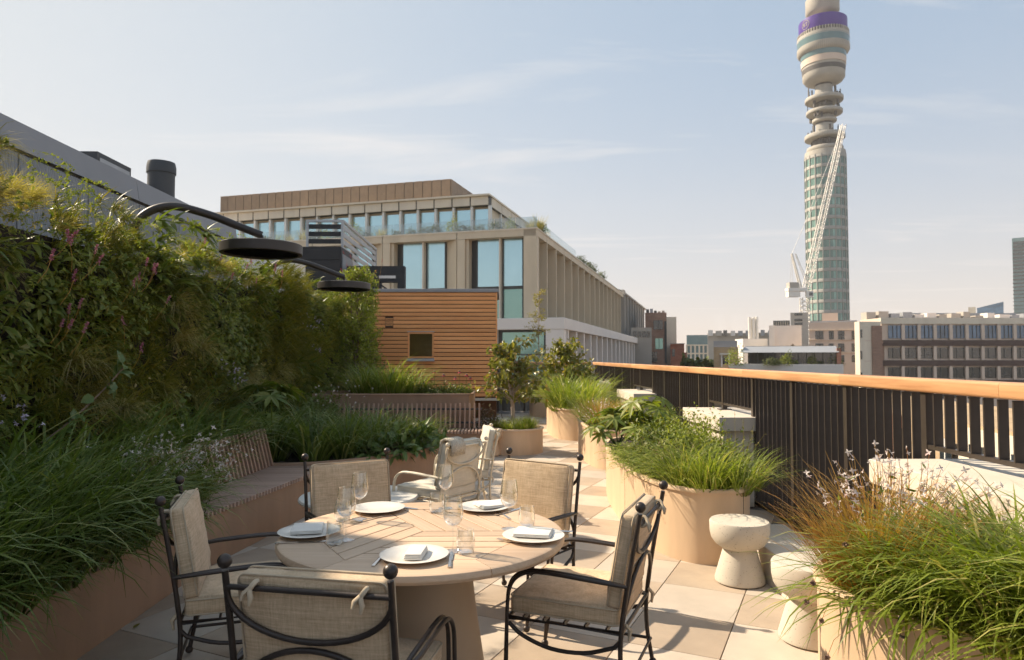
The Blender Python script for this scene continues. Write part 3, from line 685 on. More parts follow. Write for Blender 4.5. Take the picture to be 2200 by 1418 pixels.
t = thing('coffee_table', 'low round white coffee table behind the far left dining chair', 'coffee table', (ct.x, ct.y, 0))
b = MB(); b.lathe([(0, .40), (.52, .40), (.555, .41), (.56, .425), (.55, .44), (0, .44)], 48); b.build('table_top', M['white_top'], t, smooth=40)
b = MB(); b.lathe([(0, 0), (.26, 0), (.26, .02), (.2, .2), (.24, .4), (0, .4)], 32); b.build('base', M['white_top'], t, smooth=40)

# ------------------------------------------------------------------ speckled stools
def stool(name, label, x, y, sc_=1.0, m=None, grp='speckled stone stools'):
    t = thing(name, label, 'stool', (x, y, 0), rnd.uniform(0, 6), grp)
    b = MB(); b.lathe([(0, 0), (.165, 0), (.185, .012), (.187, .03), (.128, .235), (.118, .262)], 48); b.build('base', m or M['terrazzo'], t, smooth=40)
    b = MB(); b.lathe([(.10, .255), (.135, .262), (.18, .292), (.21, .335), (.221, .385), (.222, .455), (.214, .468), (.0, .47)], 48); b.build('seat', m or M['terrazzo'], t, smooth=40)
    t.scale = (sc_,)*3; return t
g1 = G(1590, 1250); stool('stool', 'speckled white stone stool in front of the large planter', g1.x, g1.y, 1.02)
g2 = G(1742, 1375); stool('stool', 'speckled white stone stool partly hidden by the nearest planter', g2.x, g2.y, 1.02)
g3 = G(1068, 978); stool('stool', 'tan stone stool beside the round tree planter', g3.x-.12, g3.y+.0, 1.0, M['planter'])

# ------------------------------------------------------------------ tableware
TZ = .8505
b = MB(); b.lathe([(0, .003), (.07, .003), (.085, .007), (.135, .017), (.138, .0195), (.134, .0205), (.088, .0115), (.07, .008), (0, .008)], 48); plate_m = b.mesh('plate', M['ceramic'], smooth=60)
def wall(prof, th_=.0012): return prof + [(max(r_-th_, 0.0), z_) for r_, z_ in reversed(prof)]
b = MB()
bowl = [(.004, .105), (.018, .108), (.032, .118), (.042, .138), (.045, .158), (.0425, .185), (.0385, .215), (.0355, .238)]
outer = [(0, 0), (.038, 0), (.039, .0015), (.03, .004), (.008, .009), (.0042, .02), (.0036, .06), (.0042, .1)] + bowl[1:]
inner = [(.0345, .2385), (.0375, .215), (.0413, .185), (.0438, .158), (.0408, .138), (.031, .1195), (.016, .110), (0, .1095)]
b.lathe(outer+inner, 32); wine_m = b.mesh('wine_glass', M['glass'], smooth=50)
b = MB(); b.lathe([(0, 0), (.03, 0), (.034, .003), (.039, .02), (.0405, .04), (.037, .075), (.0335, .098), (.0325, .0983), (.0358, .075), (.039, .04), (.037, .02), (.03, .008), (0, .008)], 32); tumb_m = b.mesh('water_glass', M['glass'], smooth=50)
def fold(n_, L, Wd, th_):
    bm = MB()
    for k in range(n_):
        d_ = .002*k; bm.box(-L/2+d_, L/2-d_*1.5, -Wd/2+d_*.5, Wd/2-d_, .001+th_*k, th_*(k+1))
    return bm.mesh('napkin', M['linen'], smooth=50, bevel=.0022, seg=2)
nap1 = fold(4, .15, .075, .0055); nap2 = fold(3, .17, .14, .005)
b = MB()   # knife
b.add([(-.007, -.105, .002), (.007, -.105, .002), (.0045, -.01, .001), (-.0045, -.01, .001), (-.007, -.105, .006), (.007, -.105, .006), (.0045, -.01, .006), (-.0045, -.01, .006)], [(0,3,2,1),(4,5,6,7),(0,1,5,4),(1,2,6,5),(2,3,7,6),(3,0,4,7)])
b.add([(-.006, -.0095, .002), (.009, -.0095, .002), (.010, .08, .002), (.004, .108, .002), (-.005, .11, .002), (-.006, -.0095, .0045), (.009, -.0095, .0035), (.010, .08, .003), (.004, .108, .003), (-.005, .11, .0045)],
      [(4,3,2,1,0),(5,6,7,8,9),(0,1,6,5),(1,2,7,6),(2,3,8,7),(3,4,9,8),(4,0,5,9)])
knife_m = b.mesh('knife', M['steel'])
b = MB()   # fork
b.add([(-.0065, -.105, .001), (.0065, -.105, .001), (.003, .03, .004), (-.003, .03, .004), (-.0065, -.105, .004), (.0065, -.105, .004), (.003, .03, .0068), (-.003, .03, .0068)], [(0,3,2,1),(4,5,6,7),(0,1,5,4),(1,2,6,5),(2,3,7,6),(3,0,4,7)])
b.add([(-.003, .0305, .004), (.003, .0305, .004), (.0125, .05, .002), (.0125, .062, .0025), (-.0125, .062, .0025), (-.0125, .05, .002), (-.003, .0305, .0065), (.003, .0305, .0065), (.0125, .05, .0045), (.0125, .062, .005), (-.0125, .062, .005), (-.0125, .05, .0045)],
      [(5,4,3,2,1,0),(6,7,8,9,10,11),(0,1,7,6),(1,2,8,7),(2,3,9,8),(3,4,10,9),(4,5,11,10),(5,0,6,11)])
for k in range(4):
    x_ = -.0105+.007*k; b.add([(x_-.0016, .0623, .003), (x_+.0016, .0623, .003), (x_+.0012, .108, .007), (x_-.0012, .108, .007), (x_-.0016, .0623, .005), (x_+.0016, .0623, .005), (x_+.0012, .108, .0085), (x_-.0012, .108, .0085)], [(0,3,2,1),(4,5,6,7),(0,1,5,4),(1,2,6,5),(2,3,7,6),(3,0,4,7)])
fork_m = b.mesh('fork', M['steel'])
def put(name, me, px_, py_, label, cat, grp=None, rz=0, z=TZ, dz=0):
    p = G(px_, py_, z); o = link(name, me, None, (p.x, p.y, z+dz), rz); o.scale = (1.12,)*3 if name != 'wine_glass' else (1.08,)*3; return tag(o, label, cat, grp)
PL = [(664, 1148, 'in shade at the left edge of the table'), (813, 1097, 'on the far left of the table'), (1040, 1094, 'on the far right of the table'), (890, 1199, 'nearest to the camera'), (1146, 1157, 'at the right edge of the table')]
for k, (x_, y_, w_) in enumerate(PL):
    put('plate', plate_m, x_, y_, 'white ceramic dinner plate ' + w_, 'plate', 'dinner plates', rnd.random()*6)
NP = [(660, 1141, nap2, R(100), 'folded linen napkin on the shaded plate at the left edge'), (1058, 1088, nap2, R(25), 'folded white napkin on the far right plate'),
      (893, 1196, nap1, R(86), 'rolled linen napkin across the plate nearest to the camera'), (1146, 1150, nap2, R(-12), 'folded linen napkin on the plate at the right edge')]
for x_, y_, me, rz_, lab in NP: put('napkin', me, x_, y_+3, lab, 'napkin', 'napkins', rz_, TZ, .014)
WG = [(743, 1160, 'front one of the two wine glasses on the left'), (772, 1115, 'rear one of the two wine glasses on the left'), (957, 1092, 'wine glass in the middle at the far side of the table'),
      (973, 1184, 'wine glass to the right of the nearest plate'), (1094, 1136, 'wine glass on the right between two plates')]
for x_, y_, lab in WG: put('wine_glass', wine_m, x_, y_, 'empty ' + lab, 'wine glass', 'wine glasses')
TG = [(720, 1168, 'empty water tumbler beside the shaded left plate'), (736, 1118, 'empty water tumbler behind the front left wine glass'), (938, 1100, 'empty water tumbler in the middle at the far side'), (1000, 1188, 'empty water tumbler to the right of the nearest plate'), (1132, 1132, 'empty water tumbler behind the right edge plate')]
for x_, y_, lab in TG: put('water_glass', tumb_m, x_, y_, lab, 'glass', 'water tumblers')
KN = [(645, 1166, R(-82), 'knife beside the shaded left plate'), (968, 1203, R(2), 'knife to the right of the nearest plate'), (1180, 1141, R(-100), 'knife behind the plate at the right edge'), (1092, 1100, R(-40), 'knife beside the far right plate'), (862, 1090, R(-120), 'knife beside the far left plate')]
for x_, y_, rz_, lab in KN: put('knife', knife_m, x_, y_, 'steel table ' + lab, 'knife', 'table knives', rz_)
FK = [(818, 1200, R(-6), 'fork to the left of the nearest plate'), (1115, 1167, R(62), 'fork in front of the plate at the right edge'), (1080, 1106, R(20), 'fork in front of the far right plate'), (790, 1117, R(140), 'fork in front of the far left plate'), (690, 1128, R(75), 'fork behind the shaded left plate')]
for x_, y_, rz_, lab in FK: put('fork', fork_m, x_, y_, 'steel table ' + lab, 'fork', 'table forks', rz_)

# ------------------------------------------------------------------ arched lamps
def lamp(label, Yp, Yd):
    t = thing('arched_lamp', label, 'lamp', (-4.18, Yp, 0), 0, 'arched lamps over the living wall')
    dx, dy = 1.3, Yd-Yp
    path = smooth_path([(0, 0, 2.2), (0, 0, 2.7), (.03, .0, 3.05), (.16, .04*dy, 3.33), (.42, .2*dy, 3.46), (.75, .5*dy, 3.41), (1.08, .8*dy, 3.29), (dx, dy, 3.21)], 6)
    b = MB(); b.tube([(0, 0, .0)] + [tuple(p) for p in path], .046, 10); b.build('arched_pole', M['lamp_metal'], t, smooth=60)
    b = MB(); b.tube([(dx, dy, 3.21), (dx, dy, 3.1)], .02, 10); b.build('stem', M['lamp_metal'], t, smooth=60)
    b = MB(); b.lathe([(0, 3.10), (.455, 3.10), (.47, 3.09), (.47, 2.985), (.462, 2.98), (.425, 2.98), (.42, 2.985), (.42, 3.0)], 64, (dx, dy, 0)); b.build('lamp_ring', M['lamp_metal'], t, smooth=40)
    b = MB(); b.lathe([(0, 3.0), (.42, 3.0)], 64, (dx, dy, 0)); b.build('mirror_disc', M['mirror'], t)
    return t
lamp('nearer arched lamp with a large mirrored disc over the bench', 7.6, 8.15)
lamp('farther arched lamp with a mirrored disc in front of the black roof box', 11.9, 12.4)

# ------------------------------------------------------------------ grey building on the left, its roof units
WX = -5.6
gb = thing('grey_building', 'grey metal clad building with corrugated panels behind the living wall', 'building', (WX, 0, 0))
b = MB(); b.box(-9, -.06, 6.01, 14.4, -26, 4.3); b.build('wall', M['dark_metal'], gb)
ys = [6.6, 7.92, 9.26, 10.56, 11.86, 13.16, 14.4]
for a_, c_ in zip(ys[:-1], ys[1:]):
    b = MB(); b.box(-.058, -.02, a_+.012, c_-.012, 1.0, 4.12); b.build('corrugated_panel', M['corrugated'], gb, bevel=.004, seg=1)
for a_, c_ in ((6.02, 10.5), (10.51, 14.42)):
    b = MB(); b.add([(.0, a_, 4.16), (.0, c_, 4.16), (-.05, c_, 4.50), (-.05, a_, 4.50), (-.6, a_, 4.16), (-.6, c_, 4.16), (-.6, c_, 4.50), (-.6, a_, 4.50)], [(0,1,2,3),(4,7,6,5),(3,2,6,7),(0,4,5,1),(1,5,6,2),(0,3,7,4)])
    b.build('fascia', M['fascia'], gb)
b = MB()
b.add([(-9, -7, -26), (-.0, -7, -26), (-.0, -7, 6.3), (-9, -7, 6.3)] , [(0,1,2,3)])
side = [(-7, -26), (6.0, -26), (6.0, 5.5), (-7, 5.5)]
n = len(side); b = MB(); b.add([(0, y_, z_) for y_, z_ in side]+[(-9, y_, z_) for y_, z_ in side], [tuple(range(n)), tuple(range(2*n-1, n-1, -1))]+[(i, n+i, n+(i+1) % n, (i+1) % n) for i in range(n)])
b.build('unseen_shade_block', M['fascia'], gb)  # out of view, added and sized so its shadow falls across the table
def unit(name, label, cat, x0, x1, y0, y1, z0, z1, m): return tag(MB().box(x0, x1, y0, y1, z0, z1).build(name, m, bevel=.01, seg=1), label, cat)
t = thing('roof_chimney', 'round dark grey flue on the roof of the grey building', 'flue', (-6.42, 12.8, 4.3))
b = MB(); b.lathe([(0, 0), (.235, 0), (.235, .94), (0, .94)], 32); b.build('flue_pipe', M['dark_metal'], t, smooth=40)
b = MB(); b.lathe([(0, .90), (.255, .90), (.255, 1.02), (.235, 1.11), (0, 1.115)], 32); b.build('flue_cap', M['dark_metal'], t, smooth=40)
t = thing('roof_unit', 'low dark ventilation unit on the roof of the grey building', 'roof unit', (-6.85, 11.0, 4.3))
b = MB(); b.box(-.3, .3, 0, 1.0, 0, .78); b.build('casing', M['dark_metal'], t)
for k in range(6):
    b = MB(); b.box(.302, .312, .06, .94, .1+.105*k, .17+.105*k); b.build('louvre', M['galv'], t)
t = thing('roof_screen', 'small grey louvred screen behind the round flue', 'screen', (-6.55, 13.4, 4.3))
b = MB(); b.box(-.1, .0, 0, 1.1, 0, .55); b.build('frame', M['fascia'], t)
for k in range(8):
    b = MB(); b.box(.002, .012, .05+.13*k, .12+.13*k, .05, .5); b.build('slat', M['galv'], t)
# ------------------------------------------------------------------ timber hut
HX0, HX1, HY, HZ0, HZ1 = -3.82, -.16, 20.0, .60, 3.66
hut = thing('timber_hut', 'timber clad hut with horizontal slats and a small square window', 'hut', (HX0, HY, 0))
HW = HX1-HX0
b = MB(); b.box(0.02, HW-.02, .03, 2.6, .0, HZ1-.02); b.build('core', M['hut_dark'], hut)
wx0, wx1, wz0, wz1 = 1.10, 1.76, 1.78, 2.44
vx0, vx1, vz0, vz1 = .38, .62, 2.66, 2.92
ns = 26; ph = (HZ1-HZ0)/ns
def slat(x0, x1, z):
    b = MB(); b.add([(x0, -.012, z+.014), (x1, -.012, z+.014), (x1, -.012, z+ph-.008), (x0, -.012, z+ph-.008), (x0, .028, z+.02), (x1, .028, z+.02), (x1, .028, z+ph-.008), (x0, .028, z+ph-.008)],
        [(0,1,2,3),(4,7,6,5),(3,2,6,7),(0,4,5,1),(1,5,6,2),(0,3,7,4)]); b.build('cladding_board', M['larch'], hut)
for k in range(ns):
    z = HZ0+k*ph; cutsx = [(.045, HW-.045)]
    for (a_, c_, lo_, hi_) in ((wx0-.05, wx1+.05, wz0-.06, wz1+.05), (vx0, vx1, vz0, vz1)):
        if z+ph > lo_+.02 and z < hi_-.02:
            cutsx = [s for (p, q) in cutsx for s in ((p, min(q, a_)), (max(p, c_), q)) if s[1]-s[0] > .02]
    for p, q in cutsx: slat(p, q, z)
for x_ in (0, HW-.045):
    b = MB(); b.box(x_, x_+.045, -.025, .06, HZ0-.03, HZ1); b.build('corner_board', M['larch'], hut)
b = MB(); b.box(-.03, HW+.05, -.06, 2.7, HZ1, HZ1+.10); b.build('roof_trim', M['fascia'], hut, bevel=.008, seg=1)
b = MB(); b.box(-.02, HW+.06, -.14, .03, HZ0-.10, HZ0-.035); b.build('base_ledge', M['stone'], hut)
wn = MB().box(wx0, wx1, .005, .02, wz0, wz1).build('window', M['pane_brown'], hut)
for q in ((wx0-.05, wx0, wz0-.05, wz1+.05), (wx1, wx1+.05, wz0-.05, wz1+.05), (wx0, wx1, wz1, wz1+.05), (wx0, wx1, wz0-.05, wz0)):
    b = MB(); b.box(q[0], q[1], -.03, .03, q[2], q[3]); b.build('frame', M['larch'], wn)
b = MB(); b.add([(wx0-.07, -.13, wz0-.1), (wx1+.07, -.13, wz0-.1), (wx1+.07, .0, wz0-.055), (wx0-.07, .0, wz0-.055), (wx0-.07, -.13, wz0-.14), (wx1+.07, -.13, wz0-.14), (wx1+.07, 0, wz0-.14), (wx0-.07, 0, wz0-.14)], [(0,1,2,3),(4,7,6,5),(0,4,5,1),(1,5,6,2),(2,6,7,3),(3,7,4,0)]); b.build('sill', M['galv'], wn)
b = MB(); b.box(wx0-.07, wx1+.07, -.05, .0, wz1+.052, wz1+.072); b.build('head_flashing', M['galv'], wn)
vn = MB().box(vx0, vx1, -.005, .02, vz0, vz1).build('vent', M['black'], hut)
for k in range(6):
    b = MB(); b.box(vx0+.01, vx1-.01, -.02, -.006, vz0+.015+.04*k, vz0+.04+.04*k); b.build('vent_slat', M['larch'], vn)

# ------------------------------------------------------------------ black roof structures left of the hut
roofb = tag(MB().box(-14, -4.0, 20.8, 34, -26, 2.9).build('neighbour_roof', M['dark_metal']), 'dark flat roofed block carrying the black roof structures', 'building')
t = thing('roof_box', 'black boarded roof box below the louvred screen', 'roof box', (-6.66, 22, 2.9))
b = MB(); b.box(0, 1.45, 0, 1.6, 0, 2.42); b.build('body', M['black'], t)
for k in range(6):
    b = MB(); b.box(.02, 1.43, -.02, -.002, .3+.34*k, .62+.34*k); b.build('board', M['black'], t, bevel=.01, seg=1)
b = MB(); b.box(1.452, 1.49, .1, 1.5, .3, 2.2); b.build('side_panel', M['corrugated'], t)
t = thing('louvre_screen', 'metal louvred plant screen with horizontal slats on the roof', 'screen', (-6.85, 23.9, 2.9))
for x_, y_ in ((0, 0), (1.22, 0), (1.22, 6.3), (0, 6.3)):
    b = MB(); b.box(x_-.04, x_+.04, y_-.04, y_+.04, 0, 3.6); b.build('post', M['galv'], t)
for k in range(12):
    z_ = .5+.26*k
    b = MB(); b.box(.05, 1.17, -.02, .02, z_, z_+.16); b.build('slat', M['black'], t)
    b = MB(); b.box(1.2, 1.24, .06, 6.25, z_, z_+.16); b.build('slat', M['galv'], t)
b = MB(); b.box(-.04, 1.26, -.05, .05, 3.6, 3.68); b.build('top_rail', M['galv'], t)
b = MB(); b.box(1.17, 1.27, .06, 6.34, 3.6, 3.68); b.build('top_rail', M['galv'], t)
t = thing('black_frame', 'black beam frame with an opening beside the louvred screen', 'frame', (-5.35, 22.6, 2.9))
b = MB(); b.box(0, 2.1, 0, .3, 1.35, 1.88); b.build('beam', M['black'], t)
b = MB(); b.box(1.88, 2.1, 0, .3, 0, 1.35); b.build('upright', M['black'], t)
b = MB(); b.box(.0, 1.3, 0.05, .3, 0.2, 1.345); b.build('panel', M['black'], t)
b = MB(); b.box(1.25, 1.8, -.02, -.004, 1.47, 1.56); b.build('painted_opening', M['b_white'], t)  # white strip painted in place of the bright opening in the beam
t = thing('stair_railing', 'black sloping stair railing in front of the beam frame', 'railing', (-4.45, 22.1, 2.9))
b = MB(); b.bar((0, 0, 1.55), (1.0, 0, .85), .05); b.build('handrail', M['black'], t)
for k in range(9):
    b = MB(); b.bar((.06+.11*k, 0, 0), (.06+.11*k, 0, 1.5-.077*k), .025); b.build('baluster', M['black'], t)
t = thing('white_roof_unit', 'white louvred air conditioning unit behind the living wall', 'roof unit', (-7.1, 18.2, 2.6))
b = MB(); b.box(0, 1.55, 0, 1, 0, 1.75); b.build('casing', M['b_white'], t)
for k in range(4):
    b = MB(); b.box(.03, 1.52, -.03, -.002, 1.3+.1*k, 1.37+.1*k); b.build('louvre', M['white_paint'], t)
tag(MB().box(-12, -5.7, 14.5, 20.5, -26, 2.6).build('rear_roof', M['dark_metal']), 'dark low roof between the grey building and the black roof box', 'building')
t = thing('vent_pipe', 'dark upright pipe next to the black roof box', 'pipe', (-6.95, 21.8, 2.9))
b = MB(); b.tube([(0, 0, 0), (0, 0, 2.35)], .09, 10); b.build('pipe', M['dark_metal'], t, smooth=60)

# ------------------------------------------------------------------ office building
OA = R(-16.74); OP = A(1153, 491, 60.0)
off = thing('office_building', 'large beige office building with deep window bays and a planted roof terrace', 'building', (OP.x, OP.y, 0), OA)
ZT, ZB, ZM = 13.15, 5.25, 8.1
def prt(name, m, *boxes, par=None, **kw):
    b = MB()
    for q in boxes: b.box(*q)
    return b.build(name, m, par or off, **kw)
prt('core', M['b_frame'], (-40, -1.25, 1.25, 66, -26, ZT-.05))
FZ = ZT-.62
for k in range(5):
    x1 = -7.5*k; x0 = x1-7.5
    # glazing recessed 1.05 m
    gx0, gx1 = x0+1.55, x1-1.45
    for (a_, c_) in ((gx0, gx0+2.35), (gx0+2.5, gx1)):
        for (lo_, hi_, mm) in ((ZB, ZM-.16, 'pane_teal'), (ZM+.12, FZ, 'pane_blue')):
            w_ = prt('window', M[mm], (a_+.12, c_-.12, .98, 1.0, lo_, hi_))
            prt('frame', M['b_frame'], (a_, a_+.118, .9, 1.1, lo_, hi_), (c_-.118, c_, .9, 1.1, lo_, hi_), par=w_)
    prt('mullion', M['b_cream'], (gx0+2.352, gx0+2.498, .35, 1.1, ZB, FZ))
    prt('floor_band', M['b_frame'], (gx0, gx0+2.35, .9, 1.1, ZM-.158, ZM+.118), (gx0+2.5, gx1, .9, 1.1, ZM-.158, ZM+.118))
    # pier with splayed reveal on its left
    b = MB(); b.add([(x1-.06, .0, ZB), (x1-.06, 0, FZ), (gx1, 1.1, FZ), (gx1, 1.1, ZB), (x1-.06, 1.1, ZB), (x1-.06, 1.1, FZ)], [(0,3,2,1),(0,1,5,4),(4,5,2,3),(1,2,5),(0,4,3)])
    b.build('splayed_reveal', M['b_beige'], off)
    prt('pier', M['b_beige'], (x0, x0+.75, .02, 1.1, ZB, FZ)); prt('pier_edge', M['b_beige'], (x0+.78, x0+1.05, .25, 1.1, ZB, FZ))
    b = MB(); b.add([(x0, 0, FZ+.01), (x1-.06, 0, FZ+.01), (x1-.06, -.0, ZT), (x0, 0, ZT), (x0, 1.2, FZ-.3+.31), (x1-.06, 1.2, FZ+.01), (x1-.06, 1.2, ZT), (x0, 1.2, ZT)], [(0,1,2,3),(0,4,5,1),(3,2,6,7)])
    b.build('head_beam', M['b_beige'], off)
# right hand face
pit = 4.06
for k in range(16):
    y0 = .0+pit*k
    prt('fin', M['b_beige'], (-1.2, 0, y0, y0+.22, ZB, ZT-.02))
    b = MB(); b.add([(-.05, y0+.23, ZB), (-.05, y0+.23, FZ), (-1.0, y0+1.9, FZ), (-1.0, y0+1.9, ZB), (-1.2, y0+.23, ZB), (-1.2, y0+.23, FZ)], [(0,1,2,3),(0,4,5,1)])
    b.build('splayed_reveal', M['b_beige'], off)
    w_ = prt('window', M['pane_dark'], (-1.02, -1.0, y0+1.9, y0+pit-.02, ZB, ZM-.2)); w_ = prt('window', M['pane_dark'], (-1.02, -1.0, y0+1.9, y0+pit-.02, ZM+.2, FZ))
    prt('floor_band', M['b_frame'], (-1.05, -.9, y0+1.9, y0+pit-.02, ZM-.2, ZM+.2)); prt('head_beam', M['b_beige'], (-1.2, -.01, y0+.23, y0+pit-.01, FZ+.02, ZT-.02))
prt('roof_deck', M['b_cream'], (-40, .05, -.05, 66, ZT, ZT+.12))
# white podium storey
prt('ledge', M['b_white'], (-6, 2.85, -1.75, 100, 4.15, 5.13), bevel=.03, seg=1)
prt('podium_core', M['b_frame'], (-5.9, 1.7, -.4, 99, -26, 4.14))
prt('podium_end', M['b_white'], (1.2, 2.75, -1.7, -.5, -26, 4.14)); prt('podium_end', M['b_white'], (-5.9, -3.2, -1.7, -.5, -26, 4.14))
w_ = prt('window', M['pane_teal'], (-2.9, .9, -.95, -.9, .2, 3.95)); prt('frame', M['b_frame'], (-3.18, -2.9, -1.1, -.8, -4, 4.13), (.9, 1.18, -1.1, -.8, -4, 4.13), (-2.9, .9, -1.1, -.8, 3.95, 4.13), (-2.9, .9, -1.1, -.8, 1.95, 2.05), par=w_)
for k in range(24):
    y0 = .3+pit*k
    prt('column', M['b_white'], (1.75, 2.7, y0, y0+.55, -26, 4.14)); prt('window', M['pane_dark'], (1.72, 1.74, y0+.8, y0+pit-.3, -3, 4.0))
# penthouse
PY = 3.0; PX = -5.35; PZ0, PZ1, PZ2 = ZT+.12, 16.2, 17.2
prt('penthouse_wall', M['b_beige'], (-37, PX-.3, PY+.5, 34, PZ0, PZ1))
npb = 17; pw = (37+PX)/npb*1.0
for k in range(npb):
    x0 = -37+pw*k
    prt('window', M['pane_blue'], (x0+.28, x0+pw-.06, PY+.35, PY+.38, PZ0+.1, PZ1-.25))
    prt('column', M['col_white'], (x0-.02, x0+.2, PY-.1, PY+.3, PZ0, PZ1-.002))
    prt('fascia_panel', M['b_cream'], (x0+.06, x0+pw-.06, PY-.25, PY+.4, PZ1+.02, PZ2-.13), bevel=.02, seg=1)
prt('column', M['col_white'], (PX-.1, PX+.16, PY-.1, PY+.3, PZ0, PZ1-.002))
prt('fascia_back', M['b_frame'], (-37, PX-.02, PY-.18, 34, PZ1, PZ2-.14)); prt('cornice', M['b_cream'], (-37.2, PX+.15, PY-.5, 34.2, PZ2-.12, PZ2+.04))
for k in range(9):
    y0 = PY+.6+3.4*k
    prt('fascia_panel', M['b_cream'], (PX-.018, PX+.03, y0, y0+3.3, PZ1+.02, PZ2-.13)); prt('column', M['col_white'], (PX-.3, PX-.05, y0, y0+.25, PZ0, PZ1-.002)); prt('window', M['pane_sky'], (PX-.62, PX-.6, y0+.4, y0+3.2, PZ0+.1, PZ1-.2))
# plant screen on top
SY = 9.5
sx0, sx1 = -41.0, -11.8
pn = 27; w1 = (sx1-sx0)/pn
SZ = 20.85
for k in range(pn): prt('screen_panel', M['b_brown'], (sx0+w1*k+.03, sx0+w1*(k+1)-.03, SY-.06, SY, PZ2+.05, SZ), bevel=.01, seg=1)
for k in range(9): prt('screen_panel', M['b_brown'], (sx1+.005, sx1+.06, SY+1.7*k+.03, SY+1.7*(k+1)-.03, PZ2+.05, SZ))
prt('screen_core', M['b_frame'], (sx0, sx1, SY+.02, SY+15.3, PZ2+.05, SZ-.05))
for k in range(18): prt('balustrade_pane', M['rail_glass'], (-36+2*k+.03, -36+2*(k+1)-.03, .22, .24, ZT+.13, ZT+1.15))
for k in range(10): prt('balustrade_pane', M['rail_glass'], (-.3, -.28, .3+2*k, 2.25+2*k, ZT+.13, ZT+1.1))

ex_ = thing('stone_office', 'paler grey stone office continuing the beige facade down the street', 'building', OP.xy.to_3d() + Matrix.Rotation(OA, 3, 'Z') @ Vector((0, 66.2, 0)), OA)
prt('wall', M['b_frame'], (-20, -1.0, 0, 44, -26, 13.2), par=ex_)
for k in range(9):
    y0 = 4.9*k
    prt('fin', M['concrete'], (-1.0, .1, y0, y0+.9, -26, 13.3), par=ex_); prt('spandrel', M['concrete'], (-.98, -.35, y0+.92, y0+4.88, 8.0, 8.9), par=ex_); prt('spandrel', M['concrete'], (-.98, -.35, y0+.92, y0+4.88, 12.4, 13.3), par=ex_)
    prt('window', M['pane_dark'], (-.97, -.9, y0+1.2, y0+4.6, 9.1, 12.2), par=ex_); prt('window', M['pane_dark'], (-.97, -.9, y0+1.2, y0+4.6, 4.9, 7.8), par=ex_)
prt('roof_coping', M['concrete'], (-20, .2, -.05, 44.2, 13.32, 13.6), par=ex_)
for k in range(6): prt('roof_unit', rnd.choice([M['zinc'], M['b_frame'], M['concrete']]), (-3, -1.2, 3+7*k, 5.5+7*k, 13.62, 14.2+rnd.random()), par=ex_)

# ------------------------------------------------------------------ telecom tower
TY = 280.0
tp = A(1779, 680, TY); tw = thing('telecom_tower', 'tall cylindrical telecom tower with stacked round platforms and a purple screen band', 'tower', (tp.x, TY, -26))
def tz(y, x=1776): return A(x, y, TY).z + 26
S = TY/FPX
def ring(name, m, ps, n=40, sm=40): b = MB(); b.lathe([(r_*S, tz(y_)) for r_, y_ in ps], n); return b.build(name, m, tw, smooth=sm)
ring('shaft_core', M['t_dark'], [(39.5, 900), (39.5, 335)])
nf = 16; y_a, y_b = 338, 690; fh = (y_b-y_a)/nf
for k in range(nf):
    y0 = y_a+fh*k
    ring('floor_band', M['t_band'], [(41.6, y0+fh*.32), (42.0, y0+fh*.30), (42.0, y0+.6), (41.6, y0)])
    b = MB(); npn = 40
    for j in range(npn):
        a0 = 2*math.pi*(j+.03)/npn; a1 = 2*math.pi*(j+.97)/npn; r_ = 41.2*S; z0, z1 = tz(y0+fh-.2), tz(y0+fh*.33)
        b.add([(r_*math.cos(a0), r_*math.sin(a0), z0), (r_*math.cos(a1), r_*math.sin(a1), z0), (r_*math.cos(a1), r_*math.sin(a1), z1), (r_*math.cos(a0), r_*math.sin(a0), z1)], [(0,1,2,3)])
    g_ = b.build('window_band', M['t_glass'], tw); g_['kind'] = 'stuff'
b = MB()
for j in range(20):
    a = 2*math.pi*j/20; b.obox((42.0*S*math.cos(a), 42.0*S*math.sin(a), (tz(690)+tz(338))/2), (.3, .28, tz(338)-tz(690)), Matrix.Rotation(a, 3, 'Z'))
g_ = b.build('mullion', M['t_band'], tw); g_['kind'] = 'stuff'
ring('shaft_top', M['t_cream'], [(42, 338), (41, 328), (20, 326)])
ring('neck_core', M['t_dark'], [(19, 338), (17, 250), (17, 40)])
for (r1, y1, y0, yc) in ((37, 318, 326, 332), (41, 291, 300, 306), (25, 257, 263, 267), (37, 239, 246, 252), (39, 211, 219, 226), (24, 174, 179, 183)):
    ring('round_platform', M['t_cream'], [(14, y0+1.5), (r1*.8, y0+1.2), (r1-.6, y0), (r1, y0-1), (r1, y1+1), (r1-.8, y1), (14, y1)])
for (r_, y0, y1) in ((18, 211, 186), (18, 290, 268), (26, 318, 304), (17, 238, 224), (19, 256, 250)):
    ring('drum', M['t_band'] if r_ < 25 else M['t_dark'], [(r_, y0), (r_, y1)])
b = MB()
for j in range(46):
    a = rnd.uniform(0, 6.28); r_ = rnd.uniform(25, 35)*S; y0 = rnd.choice([315, 290, 256, 236, 208]); h_ = rnd.uniform(1, 4)
    b.obox((r_*math.cos(a), r_*math.sin(a), tz(y0)+h_/2), (rnd.uniform(.2, 1), rnd.uniform(.2, 1), h_), Matrix.Rotation(a, 3, 'Z'))
g_ = b.build('antenna_cluster', M['t_dark'], tw); g_['kind'] = 'stuff'
